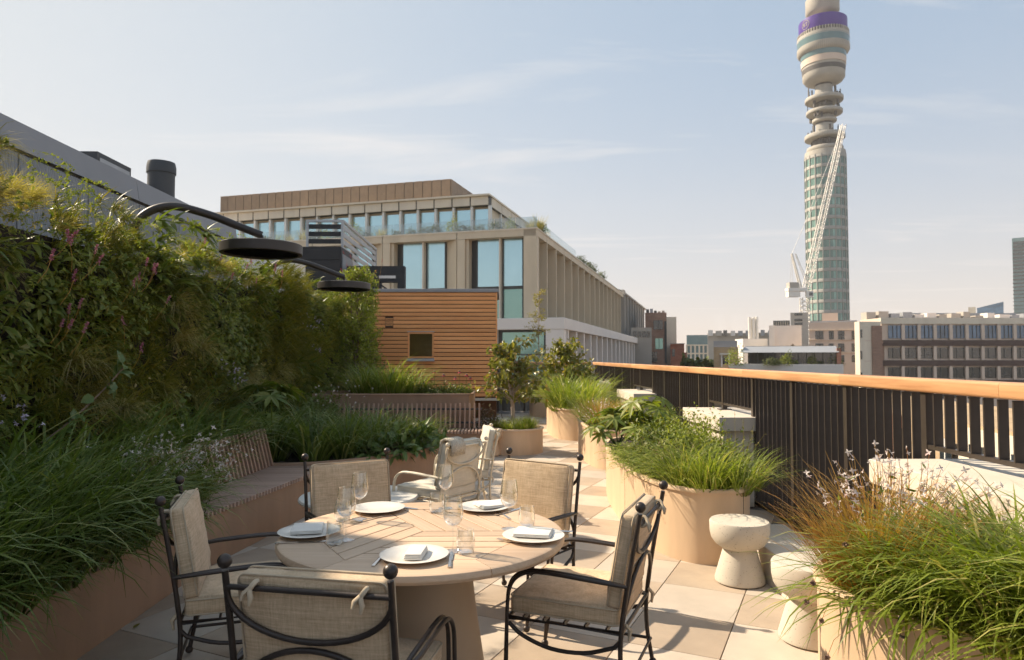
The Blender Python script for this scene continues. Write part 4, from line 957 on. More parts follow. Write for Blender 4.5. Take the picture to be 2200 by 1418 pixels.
# head
ring('head_base', M['t_cream'], [(24, 182), (38, 177), (43, 170), (43, 156), (24, 156)])
ring('dark_gap', M['t_dark'], [(43.4, 160), (44.2, 150.5)])
ring('head_drum', M['t_cream'], [(43.3, 152), (45, 126)])
ring('louvre_band', M['pink_stone'], [(45.2, 145), (45.9, 132)])
ring('window_band', M['t_glass2'], [(45.6, 131), (47, 113)])
ring('head_collar', M['t_cream'], [(45, 122), (50, 119), (53.4, 114), (53.4, 105), (50, 105)])
ring('window_band', M['t_glass2'], [(52.6, 106), (53.2, 89)])
ring('head_collar', M['t_cream'], [(50, 92), (53.2, 91), (53, 83), (40, 82)])
ring('dark_slots', M['t_dark'], [(50.5, 84), (50.5, 75)])
pb = ring('screen_band', M['t_purple'], [(48.7, 77), (49.2, 76), (49.2, 49), (48, 48), (30, 48)], 64)
ring('head_roof', M['t_cream'], [(48, 48.5), (20, 47)])
ring('crown_neck', M['t_cream'], [(20, 52), (20, 30)])
ring('crown_drum', M['t_cream'], [(22, 36), (31, 33), (34.5, 28), (34.5, 0), (20, -4)])
ring('mast', M['t_band'], [(6, 2), (5, -90)], 12)
b = MB()
for j in range(56):
    a = 2*math.pi*j/56; r_ = 51.2*S; b.obox((r_*math.cos(a), r_*math.sin(a), (tz(75.5)+tz(83))/2), (.5, .28*S*8, tz(75.5)-tz(83)), Matrix.Rotation(a, 3, 'Z'))
g_ = b.build('rib', M['t_cream'], tw); g_['kind'] = 'stuff'
# ring emblem with the letters BT on the purple band, facing the camera's left
def band_text(txt, size, ang_deg, zc, m):
    cu = bpy.data.curves.new('band_lettering', 'FONT'); cu.body = txt; cu.size = size; cu.align_x = 'CENTER'; cu.align_y = 'CENTER'; cu.extrude = .05
    tmp = bpy.data.objects.new('tmp', cu); COL.objects.link(tmp); bpy.context.view_layer.update()
    me = bpy.data.meshes.new_from_object(tmp.evaluated_get(bpy.context.evaluated_depsgraph_get())); bpy.data.objects.remove(tmp)
    r_ = 49.5*S; a0 = R(ang_deg)
    for v in me.vertices:
        a = a0 + v.co.x/r_; q = r_+v.co.z; v.co = Vector((q*math.cos(a), q*math.sin(a), zc+v.co.y))
    me.materials.clear(); me.materials.append(m); return link('band_lettering', me, pb)
ea = 201.0; zc = tz(52)
band_text('BT', 2.1, ea, tz(62.5), M['t_cream'])
b = MB(); r_ = 49.5*S; loop = []
for j in range(40):
    a = 2*math.pi*j/40; ang = R(ea)+1.8*math.cos(a)/r_; loop.append((r_*math.cos(ang), r_*math.sin(ang), tz(62.5)+1.8*math.sin(a)))
b.tube(loop, .12, 5, closed=True); b.build('emblem_ring', M['t_cream'], pb)

# ------------------------------------------------------------------ crane
CY = 225.0
def C3(x, y, dy=0): p = A(x, y, CY); return Vector((p.x, p.y+dy, p.z))
cb = C3(1728, 735); crane = thing('luffing_crane', 'white luffing tower crane in front of the telecom tower', 'crane', (cb.x, cb.y, -26))
def CR(v): return v - Vector((cb.x, cb.y, -26))
def lattice(name, p, q, w0, w1, n, rc, rb):
    b = MB(); z = (q-p).normalized(); x = Vector((0,1,0)); y_ = z.cross(x).normalized()
    def cor(t_, k): w_ = w0+(w1-w0)*t_; return p.lerp(q, t_) + (x*(1 if k in (0, 1) else -1)+y_*(1 if k in (1, 2) else -1))*w_/2
    for k in range(4): b.tube([cor(0, k), cor(1, k)], rc, 5)
    for i in range(n):
        for k in range(4): b.tube([cor(i/n, k), cor((i+1)/n, (k+1) % 4)], rb, 4, False); b.tube([cor(i/n, k), cor(i/n, (k+1) % 4)], rb, 4, False)
    return b.build(name, M['white_paint'], crane)
mast_top = CR(C3(1729, 640))
lattice('mast', Vector((0, 0, 0)), Vector((mast_top.x, 0, mast_top.z)), 2.3, 2.3, 34, .16, .08)
jb, jt = CR(C3(1733, 618)), CR(C3(1812, 268)); lattice('jib', jb, jt, 2.0, 1.3, 34, .14, .07)
af = CR(C3(1701, 545)); b = MB(); fb = CR(C3(1720, 618)); ab = CR(C3(1722, 590))
for dy in (-.8, .8):
    b.tube([af+Vector((0, dy*.4, 0)), fb+Vector((0, dy, 0))], .28, 6); b.tube([af+Vector((0, dy*.4, 0)), CR(C3(1700, 620))+Vector((0, dy, 0))], .07, 5)
    b.tube([af+Vector((1.2, dy*.4, 0)), CR(C3(1735, 610))+Vector((0, dy, 0))], .12, 5)
b.build('a_frame', M['white_paint'], crane)
b = MB(); mp_ = CR(C3(1722, 497)); b.tube([af, mp_], .07, 5); b.tube([mp_, jt], .06, 5); b.tube([mp_, CR(C3(1790, 360))], .05, 5); b.build('luffing_rope', M['white_paint'], crane)
b = MB(); q0, q1 = CR(C3(1690, 616)), CR(C3(1731, 626)); b.box(q0.x, q1.x, -1.4, 1.4, q1.z, q1.z+1.0); b.build('machine_deck', M['white_paint'], crane)
b = MB(); b.box(CR(C3(1693, 616)).x, CR(C3(1712, 616)).x, -1.3, 1.3, q1.z+1.0, q1.z+2.9); b.build('winch', M['concrete'], crane)
b = MB(); b.box(CR(C3(1691, 616)).x, CR(C3(1716, 616)).x, -1.2, 1.2, q1.z-1.9, q1.z-.02); b.build('counterweight', M['white_paint'], crane)
cabo = prt('cab', M['white_paint'], (CR(C3(1717, 0)).x, CR(C3(1731, 0)).x, -1.9, -.6, q1.z-2.1, q1.z-.03), par=crane)
prt('cab_window', M['pane_dark'], (CR(C3(1722, 0)).x, CR(C3(1730, 0)).x, -1.93, -1.905, q1.z-1.6, q1.z-.5), par=cabo)

# ------------------------------------------------------------------ other buildings
def block(name, label, x0, x1, ytop, Y, depth, m, cat='building', turn=True):
    p = A(x0, ytop, Y); rz = -math.atan2(A((x0+x1)/2, ytop, Y).x, Y) if turn else 0.0
    t = thing(name, label, cat, (p.x, Y, -26), rz)
    q = on_front(t, x1, ytop); b = MB(); b.box(0, q[0], 0, depth, 0, p.z+26); b.build('wall', m, t); return t
def on_front(t, x, y):
    rz = t.rotation_euler.z; u = Vector((math.cos(rz), math.sin(rz), 0)); n = Vector((-math.sin(rz), math.cos(rz), 0)); d = sight(x, y); c = Vector((0, 0, CAM_Z))
    P = c + d*(n.dot(t.location-c)/n.dot(d)); return ((P-t.location).dot(u), P.z-t.location.z)
def bx(t, nm, m, x0, x1, y0, y1, d0, d1, Y, par=None):
    p, q = on_front(t, x0, y1), on_front(t, x1, y0)
    b = MB(); b.box(p[0], q[0], d0, d1, p[1], q[1]); return b.build(nm, m, par or t)
# brown banded block on the right
Y = 118.0
t = block('banded_office', 'long brown and beige office block with window bands on the right', 1893, 2330, 683, Y, 7, M['pink_stone'], turn=False)
bx(t, 'parapet', M['b_cream'], 1890, 2330, 683, 696, -.35, -.01, Y)
for (y0, y1, mm) in ((731, 743, 'brick_dark'), (774, 786, 'brick_dark'), (816, 828, 'brick_dark')): bx(t, 'brick_band', M[mm], 1893, 2330, y0, y1, -.5, -.01, Y)
for k in range(12):
    x0 = 1908+34.2*k
    for (y0, y1, mm) in ((699, 727, 'pane_sky'), (747, 770, 'pane_dark'), (789, 812, 'pane_dark'), (832, 856, 'pane_dark')):
        w_ = bx(t, 'window', M[mm], x0, x0+26, y0, y1, -.12, -.06, Y)
        bx(t, 'frame', M['b_frame'], x0+8.5, x0+9.5, y0, y1, -.16, -.125, Y, w_)
        if y0 < 720: bx(t, 'frame', M['b_frame'], x0+17.5, x0+18.5, y0, y1, -.16, -.125, Y, w_)
        if y0 > 720 and (k*3+y0) % 4 == 0: bx(t, 'blind', M['b_cream'], x0+1, x0+25, y0, y0+9, -.058, -.055, Y, w_)
    for y0, y1 in ((697, 730), (744, 773), (787, 815)): bx(t, 'pier', M['pink_stone'], x0+27, x0+32.5, y0, y1, -.45, -.01, Y)
bx(t, 'brick_bay', M['brick_brown'], 1880, 1898, 731, 900, -.2, .0, Y)
t2 = block('beige_tower_wing', 'plain beige corner wing left of the brown banded block', 1846, 1892, 691, 116, 1.6, M['b_cream'], turn=False)
bx(t2, 'brick_pier', M['brick_brown'], 1876, 1893, 700, 900, -.25, -.01, 116)
for y0 in (700, 746, 792): bx(t2, 'slot_window', M['pane_dark'], 1849, 1852, y0+8, y0+26, -.06, -.01, 116)
for y0 in (731, 775): bx(t2, 'joint', M['pink_stone'], 1858, 1872, y0, y0+1.5, -.05, -.01, 116)
rb_ = thing('roof_plant', 'grey roof plant units lined up on the brown banded block', 'roof plant', (A(1860, 683, 124).x, 124, A(1860, 686, 124).z))
for k in range(14):
    x0 = 1862+26*k; h_ = rnd.uniform(.7, 1.5); p = A(x0, 683, 124); q = A(x0+rnd.uniform(14, 24), 683, 124)
    b = MB(); b.box(p.x-rb_.location.x, q.x-rb_.location.x, 0, 2, -.4, h_*1.0); b.build('unit', rnd.choice([M['concrete'], M['zinc'], M['b_white']]), rb_)
b = MB(); b.box(A(1935, 676, 126).x-rb_.location.x, A(2195, 676, 126).x-rb_.location.x, 3, 4, -.3, 1.35); b.build('screen', M['zinc'], rb_)
# pale pink block
Y = 150.0
t = block('pale_block', 'pale pink block with dark windows in front of the telecom tower', 1738, 1845, 693, Y, 18, M['pink_stone'])
bx(t, 'roof_rail', M['zinc'], 1740, 1842, 687, 693, 2, 2.2, Y)
for y0, y1 in ((711, 729), (738, 755), (763, 778)):
    for x0, x1 in ((1752, 1769), (1781, 1791), (1801, 1814), (1830, 1841)):
        w_ = bx(t, 'window', M['pane_dark'], x0, x1, y0, y1, -.08, -.02, Y); bx(t, 'frame', M['b_frame'], (x0+x1)/2-.5, (x0+x1)/2+.5, y0, y1, -.12, -.085, Y, w_)
for y0 in (709.5, 730.5, 757): bx(t, 'string_course', M['b_cream'], 1737, 1846, y0-1, y0+.6, -.25, -.01, Y)
t = block('pink_gable', 'small pink roof gable below the telecom tower', 1766, 1800, 673, 160, 8, M['pink_stone'])
# low building with roof terrace
Y = 95.0
t = block('terrace_house', 'low grey building with a dark glazed top floor and a planted roof terrace', 1566, 1812, 782, Y, 16, M['b_white'], turn=True)
bx(t, 'glazed_storey', M['pane_dark'], 1605, 1800, 757, 783, 2.5, 14, Y)
for k in range(11): bx(t, 'mullion', M['b_frame'], 1607+18*k, 1608.5+18*k, 757, 783, 2.3, 2.49, Y)
fx = lambda x, y: on_front(t, x, y)
zl, zh = fx(1700, 757)[1], fx(1700, 743)[1]; xa, xb, xc, xd = fx(1588, 757)[0], fx(1804, 757)[0], fx(1800, 757)[0], fx(1598, 757)[0]
b = MB(); b.add([(xa, 1, zl), (xb, 1, zl), (xc, 3.5, zh), (xd, 3.5, zh), (xa, 14, zl), (xb, 14, zl), (xc, 14, zh), (xd, 14, zh)], [(0,1,2,3),(3,2,6,7),(0,4,5,1),(1,5,6,2),(0,3,7,4),(4,7,6,5)]); b.build('zinc_roof', M['zinc'], t)
bx(t, 'brick_pier', M['brick_red'], 1800, 1809, 748, 783, 1.5, 3, Y)
bx(t, 'roof_slab', M['b_cream'], 1598, 1790, 741.5, 743, 3.6, 12, Y)
t = block('tan_house', 'tan brick house with a pale stone window left of the roof terrace', 1533, 1586, 746, 97, 10, M['brick_tan'])
bx(t, 'slate_roof', M['zinc'], 1533, 1584, 732, 746.2, .5, 8, 97)
w_ = bx(t, 'window', M['pane_dark'], 1552, 1565, 766, 782, -.1, -.02, 97); bx(t, 'frame', M['b_white'], 1549, 1552, 762, 788, -.15, -.02, 97, w_); bx(t, 'frame', M['b_white'], 1565, 1568, 762, 788, -.15, -.02, 97, w_); bx(t, 'frame', M['b_white'], 1546, 1571, 759, 762, -.3, -.02, 97, w_); bx(t, 'frame', M['b_frame'], 1558, 1559, 766, 782, -.14, -.105, 97, w_)
t = block('white_block', 'pale rendered block below the crane', 1656, 1722, 700, 170, 14, M['b_white'])
bx(t, 'corner', M['white_paint'], 1653, 1664, 699, 760, -.4, -.01, 170)
t = block('grey_step_block', 'stepped pale block behind the crane mast', 1698, 1736, 672, 190, 10, M['concrete'])
for y0 in (672, 684, 692): bx(t, 'window_strip', M['pane_dark'], 1707, 1724, y0+1, y0+6, -.1, -.02, 190)
t = block('dark_glass_block', 'low dark glazed roof storey behind the white block', 1661, 1697, 689, 200, 8, M['pane_dark'])
for k in range(7): bx(t, 'mullion', M['concrete'], 1662+5*k, 1663+5*k, 691, 700, -.1, -.01, 200)
# white flues
t = thing('white_flues', 'cluster of tall white flues rising over the roofs', 'flues', (A(1619, 740, 180).x, 180, -26))
for k in range(5):
    b = MB(); z1 = A(1619, 682+rnd.uniform(-1.5, 1.5), 180).z+26; b.tube([(-1.0+.5*k, (k % 2)*.7, 30), (-1.0+.5*k, (k % 2)*.7, z1)], .36, 10); b.build('flue', M['white_paint'], t, smooth=60)
b = MB(); b.box(-3.2, 3.4, -1, 5, 0, A(1619, 728, 180).z+26); b.build('base_block', M['b_white'], t)
t = block('green_glass_block', 'distant pale green glass office with stone piers', 1475, 1520, 720, 230, 15, M['t_glass2'])
for k in range(6): bx(t, 'pier', M['b_cream'], 1474+9*k, 1477+9*k, 742, 790, -.5, -.02, 230)
for y0 in (740, 758): bx(t, 'floor_band', M['b_cream'], 1474, 1521, y0, y0+3, -.6, -.02, 230)
t = block('grey_roofscape', 'distant grey roofs between the green glass office and the flues', 1520, 1670, 716, 260, 20, M['concrete'])
for k in range(9): bx(t, 'roof_unit', rnd.choice([M['zinc'], M['b_white'], M['pane_dark'], M['concrete']]), 1522+16*k, 1522+16*k+rnd.uniform(6, 14), 712-rnd.uniform(0, 3), 722, -2, -.05, 260)
t = block('far_glass_block', 'distant slanted blue glass building near the right skyscraper', 2099, 2156, 662, 420, 20, M['pane_sky'])
xq, zq = on_front(t, 2156, 648); z0 = on_front(t, 2099, 662)[1]+.02
b = MB(); b.add([(0, 0, z0), (xq, 0, z0), (xq, 0, zq), (0, 20, z0), (xq, 20, z0), (xq, 20, zq)], [(0,1,2),(3,5,4),(0,2,5,3),(1,4,5,2),(0,3,4,1)]); b.build('sloped_top', M['pane_sky'], t)
t = block('skyscraper', 'tall pale green slab tower with dark window bands at the right edge', 2174, 2300, 512, 520, 40, M['t_glass2'])
for k in range(22): bx(t, 'window_band', M['pane_dark'], 2176, 2300, 516+8*k, 519.5+8*k, -.5, -.05, 520)
t = block('roof_house', 'small beige roof house on the skyline', 2080, 2096, 660, 300, 8, M['b_cream'])
# buildings at the far end of the street, after the office
t = block('brown_brick_house', 'dark brown brick building beyond the office colonnade', 1386, 1432, 672, 128, 14, M['brick_brown'])
for (x0, x1, y0, y1, mm) in ((1404, 1424, 688, 708, 'pane_dark'), (1408, 1424, 727, 750, 'pane_teal'), (1428, 1432, 690, 780, 'b_frame'), (1400, 1412, 756, 778, 'pane_dark')):
    w_ = bx(t, 'window', M[mm], x0, x1, y0, y1, -.1, -.02, 128); bx(t, 'frame', M['b_frame'], (x0+x1)/2-.5, (x0+x1)/2+.5, y0, y1, -.15, -.105, 128, w_)
for k in range(5): bx(t, 'roof_unit', rnd.choice([M['zinc'], M['concrete'], M['b_frame']]), 1388+8.5*k, 1388+8.5*k+6, 660+rnd.uniform(0, 8), 672.5, 2, 5, 128)
t = block('grey_annex', 'small grey annex with a flat roof at the end of the colonnade', 1356, 1400, 704, 118, 8, M['concrete'])
for k in range(4): bx(t, 'window', M['pane_dark'], 1360+10*k, 1367+10*k, 712, 724, -.1, -.02, 118)
t = block('stone_chimney_block', 'beige rendered block behind the brown brick building', 1432, 1453, 681, 150, 8, M['b_cream'])
t = block('red_brick_house', 'red brick house with a stepped gable at the street end', 1440, 1470, 739, 140, 10, M['brick_red'])
bx(t, 'gable_step', M['brick_red'], 1470, 1476, 757, 800, 0, 8, 140); bx(t, 'window', M['pane_dark'], 1444, 1450, 750, 766, -.1, -.02, 140); bx(t, 'coping', M['concrete'], 1439, 1471, 737.5, 739.2, -.3, 2, 140)
# street front seen through the fins
t = thing('street_front', 'red and yellow brick street front seen low between the railing fins', 'building', (24, 30, -26), R(-8))
b = MB(); b.box(0, 9, -12, 40, 0, 24.2); b.build('wall', M['brick_tan'], t)
for k in range(4):
    b = MB(); b.box(-.25, -.01, -12+13*k, -6+13*k, 0, 24.0); b.build('pale_bay', M['b_cream'] if k % 2 else M['brick_red'], t)
for k in range(16):
    for j in range(4):
        z_ = 9+4*j; y_ = -11+3.1*k
        w_ = prt('window', M['pane_dark'], (-.32, -.26, y_, y_+1.3, z_, z_+2.2), par=t); prt('sill', M['white_paint'], (-.5, -.262, y_-.15, y_+1.45, z_-.25, z_-.05), par=w_); prt('frame', M['white_paint'], (-.36, -.325, y_+.6, y_+.7, z_, z_+2.2), par=w_)
# ------------------------------------------------------------------ plants
pr = random.Random(5)
def blade(b, p, az, L, w, th0, th1, segs=5, pw=1.4, wmid=0):
    d = Vector((math.cos(az), math.sin(az), 0)); sd = Vector((-d.y, d.x, 0)); tw_ = pr.uniform(-.5, .5); pos = Vector(p); vs = []; fs = []
    for i in range(segs+1):
        t = i/segs; th = th0+(th1-th0)*t**pw
        ww = w*(1-t**2.2)*.5 + .0004
        s_ = (sd*math.cos(tw_*t)+Vector((0, 0, 1))*math.sin(tw_*t))*ww
        vs += [pos-s_, pos+s_]; pos = pos + (d*math.sin(th)+Vector((0, 0, math.cos(th))))*(L/segs)
    for i in range(segs): fs.append((2*i, 2*i+1, 2*i+3, 2*i+2))
    b.add(vs, fs); return pos
def leaf(b, p, d, n, L, Wd, bend=.2):
    d = Vector(d).normalized(); s_ = d.cross(Vector(n)); s_ = s_.normalized() if s_.length > 1e-4 else Vector((1, 0, 0)); u = s_.cross(d)
    P = Vector(p); q = lambda t, k, h: P + d*L*t + s_*Wd*k - u*L*bend*t*t + u*h*Wd
    vs = [q(0, 0, 0), q(.3, -.42, .12), q(.3, .42, .12), q(.35, 0, 0), q(.68, -.36, .1), q(.68, .36, .1), q(.7, 0, 0), q(1, 0, 0)]
    b.add(vs, [(0, 3, 1), (0, 2, 3), (1, 3, 6, 4), (3, 2, 5, 6), (4, 6, 7), (6, 5, 7)])
def rdir(up=.0):
    v = Vector((pr.gauss(0, 1), pr.gauss(0, 1), pr.gauss(0, 1)+up)); return v.normalized()
def grass_mesh(nm, n, rad, L, w, th0, th1, m, segs=5, seed=1, extra=None, bias=None):
    pr.seed(seed); b = MB()
    for i in range(n):
        a = pr.uniform(0, 6.283); r_ = rad*math.sqrt(pr.random()); az = a+pr.gauss(0, .5) if bias is None else bias+pr.gauss(0, .9)
        k = .35+.65*(r_/rad); l_ = L*pr.uniform(.55, 1.1)
        blade(b, (r_*math.cos(a), r_*math.sin(a), -.02), az, l_, w*pr.uniform(.7, 1.2), th0*k*pr.uniform(.4, 1.4), th1*pr.uniform(.55, 1.15), segs)
    return b.mesh(nm, m)
def plant(nm, label, mesh, x, y, z, s=1.0, grp=None, cat='plant', rz=None, part='foliage'):
    t = thing(nm, label, cat, (x, y, z), pr.uniform(0, 6.28) if rz is None else rz, grp); t.scale = (s,)*3
    if isinstance(mesh, tuple): link('crown', mesh[0], t); link('trunk', mesh[1], t)
    else: link(part, mesh, t)
    return t
sedge = [grass_mesh('long_sedge', 190, .14, .95, .0185, .5, 2.4, M['lf_grass'], 6, 20+k) for k in range(3)]
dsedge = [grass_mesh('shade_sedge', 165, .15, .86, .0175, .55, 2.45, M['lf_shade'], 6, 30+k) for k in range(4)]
fine = [grass_mesh('fine_grass', 200, .18, .74, .0125, .75, 2.2, M['lf_grass'], 5, 40+k) for k in range(3)]
tuft = [grass_mesh('tuft', 260, .10, .38, .0065, .6, 1.5, M['lf_grass'], 4, 50+k) for k in range(2)]
gold = [grass_mesh('gold_grass', 420, .10, .62, .0052, .6, 1.5, M['lf_gold'], 5, 60+k) for k in range(2)]
feather = [grass_mesh('feather_grass', 420, .06, .5, .0028, .5, 1.9, M['lf_feather'], 5, 70+k) for k in range(2)]
def flower_star(b, c, r_, n=4, up=None):
    u = up or rdir(.4); s_ = u.cross(Vector((.3, .5, .8))).normalized(); v = u.cross(s_)
    for k in range(n):
        a = 6.283*k/n+pr.uniform(-.2, .2); d = s_*math.cos(a)+v*math.sin(a)+u*pr.uniform(-.2, .9); leaf(b, c, d, u, r_*pr.uniform(.7, 1.15), r_*.5, .2)
def stems_with_flowers(nm, n, rad, h, spread, m_stem, m_fl, fr, seed, leafy=None, buds=3, spike=False):
    pr.seed(seed); b = MB(); b.mi = 0
    tips = []
    for i in range(n):
        a = pr.uniform(0, 6.283); r_ = rad*math.sqrt(pr.random()); az = a+pr.gauss(0, .4); L = h*pr.uniform(.6, 1.1)
        d = Vector((math.cos(az), math.sin(az), 0)); p0 = Vector((r_*math.cos(a), r_*math.sin(a), 0)); th = pr.uniform(.05, spread)
        path = [p0 + d*(L*t*math.sin(th*(.4+.6*t))) + Vector((0, 0, L*t*math.cos(th*(.4+.6*t)))) for t in (0, .35, .7, 1)]
        b.mi = 0; b.tube(path, [.0022, .002, .0016, .0011], 4, False)
        if leafy:
            b.mi = 2
            for q in range(leafy):
                t = pr.uniform(.1, .85); k = int(t*3); p = path[k].lerp(path[min(3, k+1)], t*3-k); leaf(b, p, rdir(.3), rdir(1), pr.uniform(.035, .06), pr.uniform(.01, .017), .3)
        b.mi = 1
        if spike:
            dd = (path[3]-path[2]).normalized()
            for q in range(26):
                c = path[3] + dd*(.07*q/26) + rdir()*.006; leaf(b, c, rdir(.2), rdir(), .009, .007, .1)
        else:
            for q in range(pr.randint(1, buds)): flower_star(b, path[3] - (path[3]-path[2])*(q*.22) + rdir()*.01, fr*pr.uniform(.7, 1.2))
    return b.mesh(nm, [m_stem, m_fl, leafy and M['lf_round'] or m_stem])
gaura = [stems_with_flowers('gaura', 46, .08, .62, .8, M['lf_gold'], M['fl_white'], .0205, 80+k, 4, 7) for k in range(2)]
def bush_mesh(nm, n, rx, rz_, L, Wd, m, seed, shell=.55, stemm=None, flat=.5):
    pr.seed(seed); b = MB()
    for i in range(n):
        v = rdir(.25); v.z = abs(v.z)*1.0; k = shell+(1-shell)*pr.random()
        lump = 1+.22*math.sin(5*v.x+seed)+.2*math.sin(6*v.y+2*seed)*math.cos(4*v.z)
        p = Vector((v.x*rx*k*lump, v.y*rx*k*lump, v.z*rz_*k*lump+.02)); d = (v*.7+rdir()*.8); leaf(b, p, d, v+Vector((0, 0, .8)), L*pr.uniform(.6, 1.2), Wd*pr.uniform(.7, 1.2), .25)
    b.mi = 1
    for i in range(14):
        v = rdir(.6); v.z = abs(v.z); b.tube([(0, 0, 0), (v.x*rx*.3, v.y*rx*.3, v.z*rz_*.5), (v.x*rx*.75, v.y*rx*.75, v.z*rz_*.8)], [.006, .004, .002], 4, False)
    return b.mesh(nm, [m, stemm or M['bark']])
shrub = [bush_mesh('small_leaf_shrub', 1700, .36, .48, .046, .024, M['lf_lime'], 91), bush_mesh('green_shrub', 1400, .34, .44, .055, .027, M['lf_round'], 92)]
bronze = bush_mesh('bronze_shrub', 900, .34, .42, .055, .03, M['lf_bronze'], 93)
hosta = bush_mesh('hosta', 170, .30, .26, .17, .085, M['lf_hosta'], 94, .35)
lowleaf = bush_mesh('low_leaves', 500, .3, .24, .06, .035, M['lf_round'], 95, .3)
def fern_mesh(nm, n, L, m, seed):
    pr.seed(seed); b = MB()
    for i in range(n):
        az = pr.uniform(0, 6.283); l_ = L*pr.uniform(.6, 1.1); th = pr.uniform(.3, .9); pos = Vector((pr.gauss(0, .06), pr.gauss(0, .06), 0)); d = Vector((math.cos(az), math.sin(az), 0))
        sgs = 13; th1 = pr.uniform(1.5, 2.4)
        for k in range(sgs):
            t = k/sgs; a = th+(th1-th)*t; dr = d*math.sin(a)+Vector((0, 0, math.cos(a))); nx = pos+dr*(l_/sgs)
            s_ = Vector((-d.y, d.x, 0)); wl = l_*.26*math.sin(math.pi*min(1, t+.1))**.8*(1.05-t)
            for sg in (-1, 1):
                for q in range(2):
                    leaf(b, pos.lerp(nx, q*.5), s_*sg+dr*.55+rdir()*.25, Vector((0, 0, 1)), wl*pr.uniform(.7, 1.1)+.01, .011, .25)
            pos = nx
    return b.mesh(nm, m)
fern = [fern_mesh('feathery_fern', 34, .5, M['lf_grass'], 101), fern_mesh('dark_fern', 22, .42, M['lf_round'], 102)]
def palmate_mesh(nm, n, m, seed, size=.26):
    pr.seed(seed); b = MB()
    for i in range(n):
        az = pr.uniform(0, 6.283); h_ = pr.uniform(.2, .5); o_ = pr.uniform(.1, .34); c = Vector((o_*math.cos(az), o_*math.sin(az), h_)); b.mi = 1
        b.tube([(0, 0, 0), c*.6+Vector((0, 0, .05)), c], [.006, .005, .004], 4, False); b.mi = 0
        u = (Vector((math.cos(az), math.sin(az), 0))*.5+Vector((0, 0, 1))+rdir()*.25).normalized(); f = (Vector((math.cos(az), math.sin(az), 0))-u*u.dot(Vector((math.cos(az), math.sin(az), 0)))).normalized(); s_ = u.cross(f)
        for k in range(8):
            a = R(-130+260*k/7); d = f*math.cos(a)+s_*math.sin(a); leaf(b, c, d, u, size*pr.uniform(.8, 1.1)*(1-.25*abs(a)/2.3), size*.27, .18)
    return b.mesh(nm, [m, M['lf_hosta']])
fatsia = [palmate_mesh('palmate_leaves', 16, M['lf_round'], 111, .25), palmate_mesh('palmate_leaves', 14, M['lf_lime'], 112, .22)]
def tree_mesh(nm, h, spread, nb, nl, L, Wd, mleaf, mbark, seed, trunk=.02, start=.3, droop=.2, stems=1):
    pr.seed(seed); b = MB(); tips = []
    for s_ in range(stems):
        az0 = pr.uniform(0, 6.28); lean = pr.uniform(.0, .12) if stems > 1 else .03
        tr = [Vector((lean*h*t*math.cos(az0)+.02*math.sin(7*t+s_), lean*h*t*math.sin(az0)+.02*math.cos(5*t), h*t)) for t in [k/7 for k in range(8)]]
        b.tube(tr, [trunk*(1-.85*k/7) for k in range(8)], 7)
        for i in range(nb):
            t = pr.uniform(start, .98); k = min(6, int(t*7)); p = tr[k].lerp(tr[k+1], t*7-k); az = pr.uniform(0, 6.283); l_ = spread*pr.uniform(.5, 1.1)*(1.15-t*.6)
            el = pr.uniform(.2, .9); d = Vector((math.cos(az)*math.cos(el), math.sin(az)*math.cos(el), math.sin(el)))
            br = [p, p+d*l_*.5, p+d*l_+Vector((0, 0, -droop*l_*.5))]; b.tube(br, [trunk*.35, trunk*.22, trunk*.1], 4, False)
            for q in range(nl):
                u = pr.uniform(.25, 1.05); c = br[0].lerp(br[1], u*2) if u < .5 else br[1].lerp(br[2], u*2-1); tips.append(c + rdir()*.05)
    lf = MB()
    for c in tips: leaf(lf, c, rdir(-droop*3), rdir(1), L*pr.uniform(.6, 1.2), Wd*pr.uniform(.7, 1.2), .3)
    return lf.mesh(nm+'_crown', mleaf), b.mesh(nm+'_trunk', mbark, smooth=60)

# nearest planter, lower right
SZ_ = .58
k = 0
for (x, y, s, i) in ((2.2, 2.3, .9, 0), (2.36, 2.55, .9, 1), (2.08, 2.72, .85, 2), (2.3, 2.9, .9, 0), (1.95, 3.0, .72, 1), (2.33, 2.1, 1.0, 2), (2.33, 3.2, .72, 1), (2.3, 1.85, 1.0, 0), (2.14, 2.62, .85, 1), (2.15, 3.05, .78, 2), (2.02, 2.8, .75, 0), (2.26, 2.42, .85, 2), (1.86, 3.08, .66, 0), (1.94, 2.92, .7, 2), (2.36, 2.2, .9, 0)):
    plant('long_grass', 'clump of long arching green grass in the nearest planter', sedge[i], x, y, SZ_, s, 'grass clumps in the nearest planter')
plant('gold_grass', 'orange grass clump at the left end of the nearest planter', gold[0], 1.86, 3.45, SZ_, 1.15, None)
plant('gold_grass', 'paler orange grass clump behind the first one in the nearest planter', gold[1], 2.12, 3.6, SZ_, 1.05, None)
plant('gold_grass', 'small orange grass clump against the rim of the nearest planter', gold[0], 1.82, 3.2, SZ_, .75, None)
plant('gold_grass', 'thin orange grass clump at the rounded end of the nearest planter', gold[1], 1.76, 3.5, SZ_, .85, None)
plant('gold_grass', 'orange grass clump close to the stone block', gold[1], 2.0, 3.3, SZ_, .9, None)
plant('gaura', 'pale pink star flowers on thin stems above the orange grass', gaura[0], 2.02, 3.6, SZ_, 1.12)
plant('gaura', 'pale flowers on thin stems at the rear of the nearest planter', gaura[1], 2.22, 3.7, SZ_, 1.0)
sd = stems_with_flowers('dark_flowers', 16, .1, .34, .6, M['lf_shade'], M['fl_red'], .02, 120, 5, 3); plant('dark_flower', 'dark red flowers low among the grass of the nearest planter', sd, 2.2, 3.4, SZ_, 1.0)
